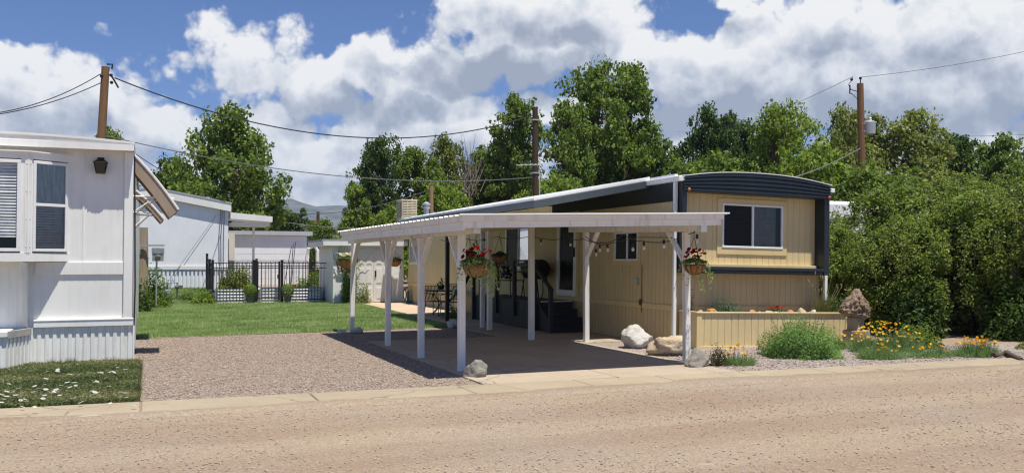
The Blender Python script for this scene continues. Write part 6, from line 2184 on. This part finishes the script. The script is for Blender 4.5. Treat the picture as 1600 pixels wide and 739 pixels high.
# wood sculpture on its stump
M_burl = rockmat('weathered burl wood', (.26, .18, .12), (.40, .31, .23), (.15, .095, .06))
sx_, sy_ = 12.95, 13.55
s0 = PY(1338, 532, 13.55)
stump = thing('tree_stump', 'sawn tree stump with rough bark behind the largest poppies', 'stump', (s0.x, 13.55, 0))
def bk(an, z): return 1 + .05 * math.sin(5 * an + 2 * z) + .035 * math.sin(13 * an - 6 * z)
m = MB().lathe([(.27, 0), (.25, .08), (.24, .26), (.235, .30), (.2, .305)], 40, (s0.x, 13.55, 0), bk); obj('log', m, M_oldwood, stump)
sc_ = thing('wood_sculpture', 'gnarled weathered burl standing on the sawn stump like a toadstool', 'sculpture', (s0.x - .02, 13.55, .306))
m = MB().lathe([(.155, 0), (.15, .1), (.16, .2), (.15, .24)], 28, (s0.x - .02, 13.55, .306), bk); obj('neck', m, M_oldwood, sc_)
m = MB(); NA, NT = 72, 40
for j in range(NT + 1):
    t = j / NT
    r0 = (.10 + .13 * min(1, t / .16)) if t < .16 else .23 * (1 - (t - .16) / .84) ** .72 * (1 - .12 * math.sin(t * 9)) + .035
    for i in range(NA):
        an = 2 * math.pi * i / NA
        d_ = Vector((math.cos(an), math.sin(an), 0))
        q = Vector((d_.x * 1.6, d_.y * 1.6, t * 3.0))
        f = mn.turbulence(q * 1.5 + Vector((5, 2, 9)), 5, True)
        rid = 1 - abs(mn.noise(Vector((d_.x * 3.2, d_.y * 3.2, t * 2.2 + an * .8)))) * 2
        r_ = r0 * (.74 + .34 * f + .22 * max(0, rid)) * (1 + .16 * math.cos(an - 3.3) * (1 - t) + .10 * math.cos(2 * an + 4 * t))
        z = .60 * t - .05 * math.cos(an) * (1 - t) * 1.3 + .03 * (f - .5)
        m.v.append((s0.x - .02 + d_.x * r_ + .05 * t, 13.55 + d_.y * r_, .306 + .19 + z))
for j in range(NT):
    for i in range(NA):
        a_, b_ = j * NA + i, j * NA + (i + 1) % NA
        m.f.append((a_, b_, b_ + NA, a_ + NA))
m.f.append(tuple(range(NA - 1, -1, -1))); m.f.append(tuple(NT * NA + i for i in range(NA)))
obj('gnarled_cap', m, M_burl, sc_)
m = MB().tube([G(1552, 560) + Vector((0, 0, .05)), G(1572, 558) + Vector((0, 0, .07)), G(1596, 566) + Vector((0, 0, .04))], [.05, .055, .04], 10)
tag(obj('fallen_branch', m, M_bark), 'short dark fallen branch lying right of the last poppy clump', 'branch')

# daisies in the verge
dm = MB()
for i in range(9):
    a = i * .698; w = .26
    dm.add([(0, 0, 0), (.03 * math.cos(a - w), .03 * math.sin(a - w), .004), (.037 * math.cos(a), .037 * math.sin(a), .001), (.03 * math.cos(a + w), .03 * math.sin(a + w), .004)], [(0, 1, 2, 3)])
d_me = to_mesh('daisy', dm, P_wh)
rng = np.random.default_rng(77)
spots = [(66, 467), (12, 537), (50, 522), (92, 530), (108, 540), (118, 545), (95, 505), (135, 490), (200, 497), (240, 525), (250, 485), (285, 490), (324, 470), (330, 505), (370, 528), (390, 525), (415, 522), (404, 503), (430, 550), (310, 577), (320, 540),
         (440, 465), (485, 460), (505, 490), (535, 447), (545, 478), (508, 398), (562, 397), (417, 360), (415, 372), (335, 370), (220, 370), (332, 433), (525, 573), (585, 590), (665, 513), (685, 527), (710, 521), (732, 557), (735, 380), (715, 375), (770, 370), (797, 375),
         (765, 420), (700, 440), (676, 443), (705, 460), (680, 457), (785, 470), (796, 592), (875, 517), (903, 532), (912, 560), (968, 610), (908, 352), (848, 337), (822, 382), (162, 617), (190, 581), (182, 566), (250, 638), (48, 560), (28, 578), (6, 600), (140, 556), (150, 577), (560, 325)]
for i, (a, b) in enumerate(spots):
    p = G(a * .2165, 500 + b * .2165, .085)
    o = bpy.data.objects.new('daisy', d_me); COL.objects.link(o); o.location = (p.x, p.y, .085 + rng.uniform(-.01, .02))
    o.rotation_euler = (rng.uniform(-.1, .45), rng.uniform(-.3, .3), rng.uniform(0, 6)); k = rng.uniform(.6, 1.0); o.scale = (k, k, k)
    tag(o, 'small white daisy flower in the green verge before the left white home', 'daisy', 'daisies in the verge')

# hanging baskets
M_coco = rockmat('coco fibre', (.34, .15, .05), (.42, .21, .08), (.26, .10, .035))
L_trail = leafmat('trailing variegated leaf', [(0.125, 0.200, 0.054), (0.275, 0.375, 0.121), (0.525, 0.575, 0.297)], .35)
def basket(label, hook, c, r, nfl, kinds, seed, trail, leafm=None, scale=1.0):
    rng = np.random.default_rng(seed)
    hook, c = Vector(hook), Vector(c)
    b = thing('hanging_basket', label, 'hanging basket', c, 'hanging flower baskets')
    q = r
    m = MB().lathe([(.03, -q * .95), (q * .45, -q * .88), (q * .78, -q * .6), (q * .95, -q * .28), (q, 0), (q * .94, 0), (q * .9, -q * .1)], 24, c, lambda an, z: 1 + .02 * math.sin(9 * an + z * 30))
    obj('coco_liner', m, M_coco, b, smooth=True)
    m = MB(); 
    ring = [(c.x + q * 1.03 * math.cos(i * .314), c.y + q * 1.03 * math.sin(i * .314), c.z) for i in range(21)]
    m.tube(ring, .006, 5)
    for i in range(10):
        a = i * .628; m.tube([(c.x + q * rr_ * 1.03 * math.cos(a), c.y + q * rr_ * 1.03 * math.sin(a), c.z + z * q) for rr_, z in ((1, 0), (.96, -.28), (.79, -.6), (.46, -.9), (.04, -.98))], .004, 4)
    obj('wire_frame', m, M_iron, b)
    m = MB()
    tp = hook + Vector((0, 0, -.10))
    m.tube([hook, hook + Vector((.015, 0, -.03)), hook + Vector((-.01, 0, -.07)), tp], .005, 5)
    for i in range(3):
        a = i * 2.09 + .5; m.tube([tp, (c.x + q * math.cos(a), c.y + q * math.sin(a), c.z)], .0045, 4)
    obj('hanger_chain', m, M_iron, b)
    n = 620
    a = rng.uniform(0, 6.28, n); rr = q * 1.1 * np.sqrt(rng.random(n)); P = np.stack([rr * np.cos(a), rr * np.sin(a), .02 + .10 * rng.random(n) * (1.3 - rr / q)], 1)
    V, F = leaf_quads(rng, P, unit(rng.normal(0, .6, P.shape) + [0, 0, .7]), .045 * scale, .6)
    fin('foliage', np_mesh('foliage', V, F), leafm or L_mid, b)
    P = []; st = MB()
    for i in range(trail):
        a = rng.uniform(0, 6.28) if i % 2 else rng.uniform(-.5, 1.2); l = rng.uniform(.12, .62) * (1 if i % 3 else 1.15)
        p = Vector((q * math.cos(a), q * math.sin(a), .03)); pts = [p.copy()]
        for j in range(6):
            p = p + Vector((.02 * math.cos(a) + rng.normal(0, .012), .02 * math.sin(a) + rng.normal(0, .012), .01 if j == 0 else -l / 6)); pts.append(p.copy())
        st.tube(pts, .0025, 4, cap=False)
        for j in range(26):
            t = (rng.random() ** 1.6) * 5.99; u = int(t); P.append(np.array(pts[u].lerp(pts[u + 1], t - u)) + rng.normal(0, .012, 3))
    P = np.array(P); V, F = leaf_quads(rng, P, unit(rng.normal(0, .5, P.shape) + [0, -.5, .6]), .032 * scale, .75)
    tv = fin('trailing_vine', np_mesh('trailing_vine', V, F), L_trail, b)
    o_ = bpy.data.meshes.new('vine_stems'); o_.from_pydata(st.v, [], st.f); fin('vine_stems', o_, L_trail, tv)
    for i in range(nfl):
        a = rng.uniform(0, 6.28); rr_ = q * 1.05 * math.sqrt(rng.random())
        f = put_flower(b, FL[kinds[int(rng.integers(0, len(kinds)))]], (rr_ * math.cos(a), rr_ * math.sin(a), .10 + .13 * rng.random()), rng, .5, scale)
        f.rotation_euler.x = rng.uniform(.1, 1.2)
    return b
c1 = PY(744, 413, 11.98); basket('hanging basket of big red flowers and trailing ivy at the front left carport post', (c1.x, 11.98, 2.03), (c1.x, 11.98, c1.z), .195, 20, ('red', 'red', 'mar'), 91, 34)
c2 = PY(1085, 413, 11.82); basket('hanging basket of red and maroon flowers at the front right carport post', (c2.x, 11.82, 2.11), (c2.x, 11.82, c2.z), .165, 26, ('red', 'mar', 'mar'), 92, 14, scale=.9)
c3 = PY(543, 403, 33.2); basket('hanging basket of cream flowers at the left corner of the garden shed', (c3.x, 33.2, 2.15), (c3.x, 33.2, c3.z - .05), .36, 34, ('cre',), 93, 4, scale=1.9)
c4 = PY(617, 405, 33.2); basket('small hanging basket of cream flowers at the right of the shed doors', (c4.x, 33.2, 2.15), (c4.x, 33.2, c4.z - .05), .24, 18, ('cre',), 94, 3, scale=1.5)
c5 = PY(781, 398, 19.4); basket('small dark hanging plant before the deck railing', (c5.x, 19.4, 2.3), (c5.x, 19.4, c5.z - .05), .17, 0, ('cre',), 95, 4, leafm=L_maroon)
c6 = PY(733, 398, 19.8); basket('dark leafed hanging plant deep under the carport behind the red basket', (c6.x, 19.8, 2.28), (c6.x, 19.8, c6.z), .16, 4, ('mar',), 96, 3, leafm=L_maroon)
# ------------------------------------------------------------------ clear summer air, enough to blue the far ridge
m = MB().box(-2700, 5200, -420, 5000, -6, 420)
hm, hnt, hout = new_mat('summer haze')
pv = hnt.nodes.new('ShaderNodeVolumePrincipled')
pv.inputs['Color'].default_value = (.66, .80, 1, 1); pv.inputs['Density'].default_value = 1.25e-4; pv.inputs['Anisotropy'].default_value = 0.0
hnt.links.new(pv.outputs[0], hout.inputs['Volume'])
o = obj('haze', m, hm); o['kind'] = 'stuff'
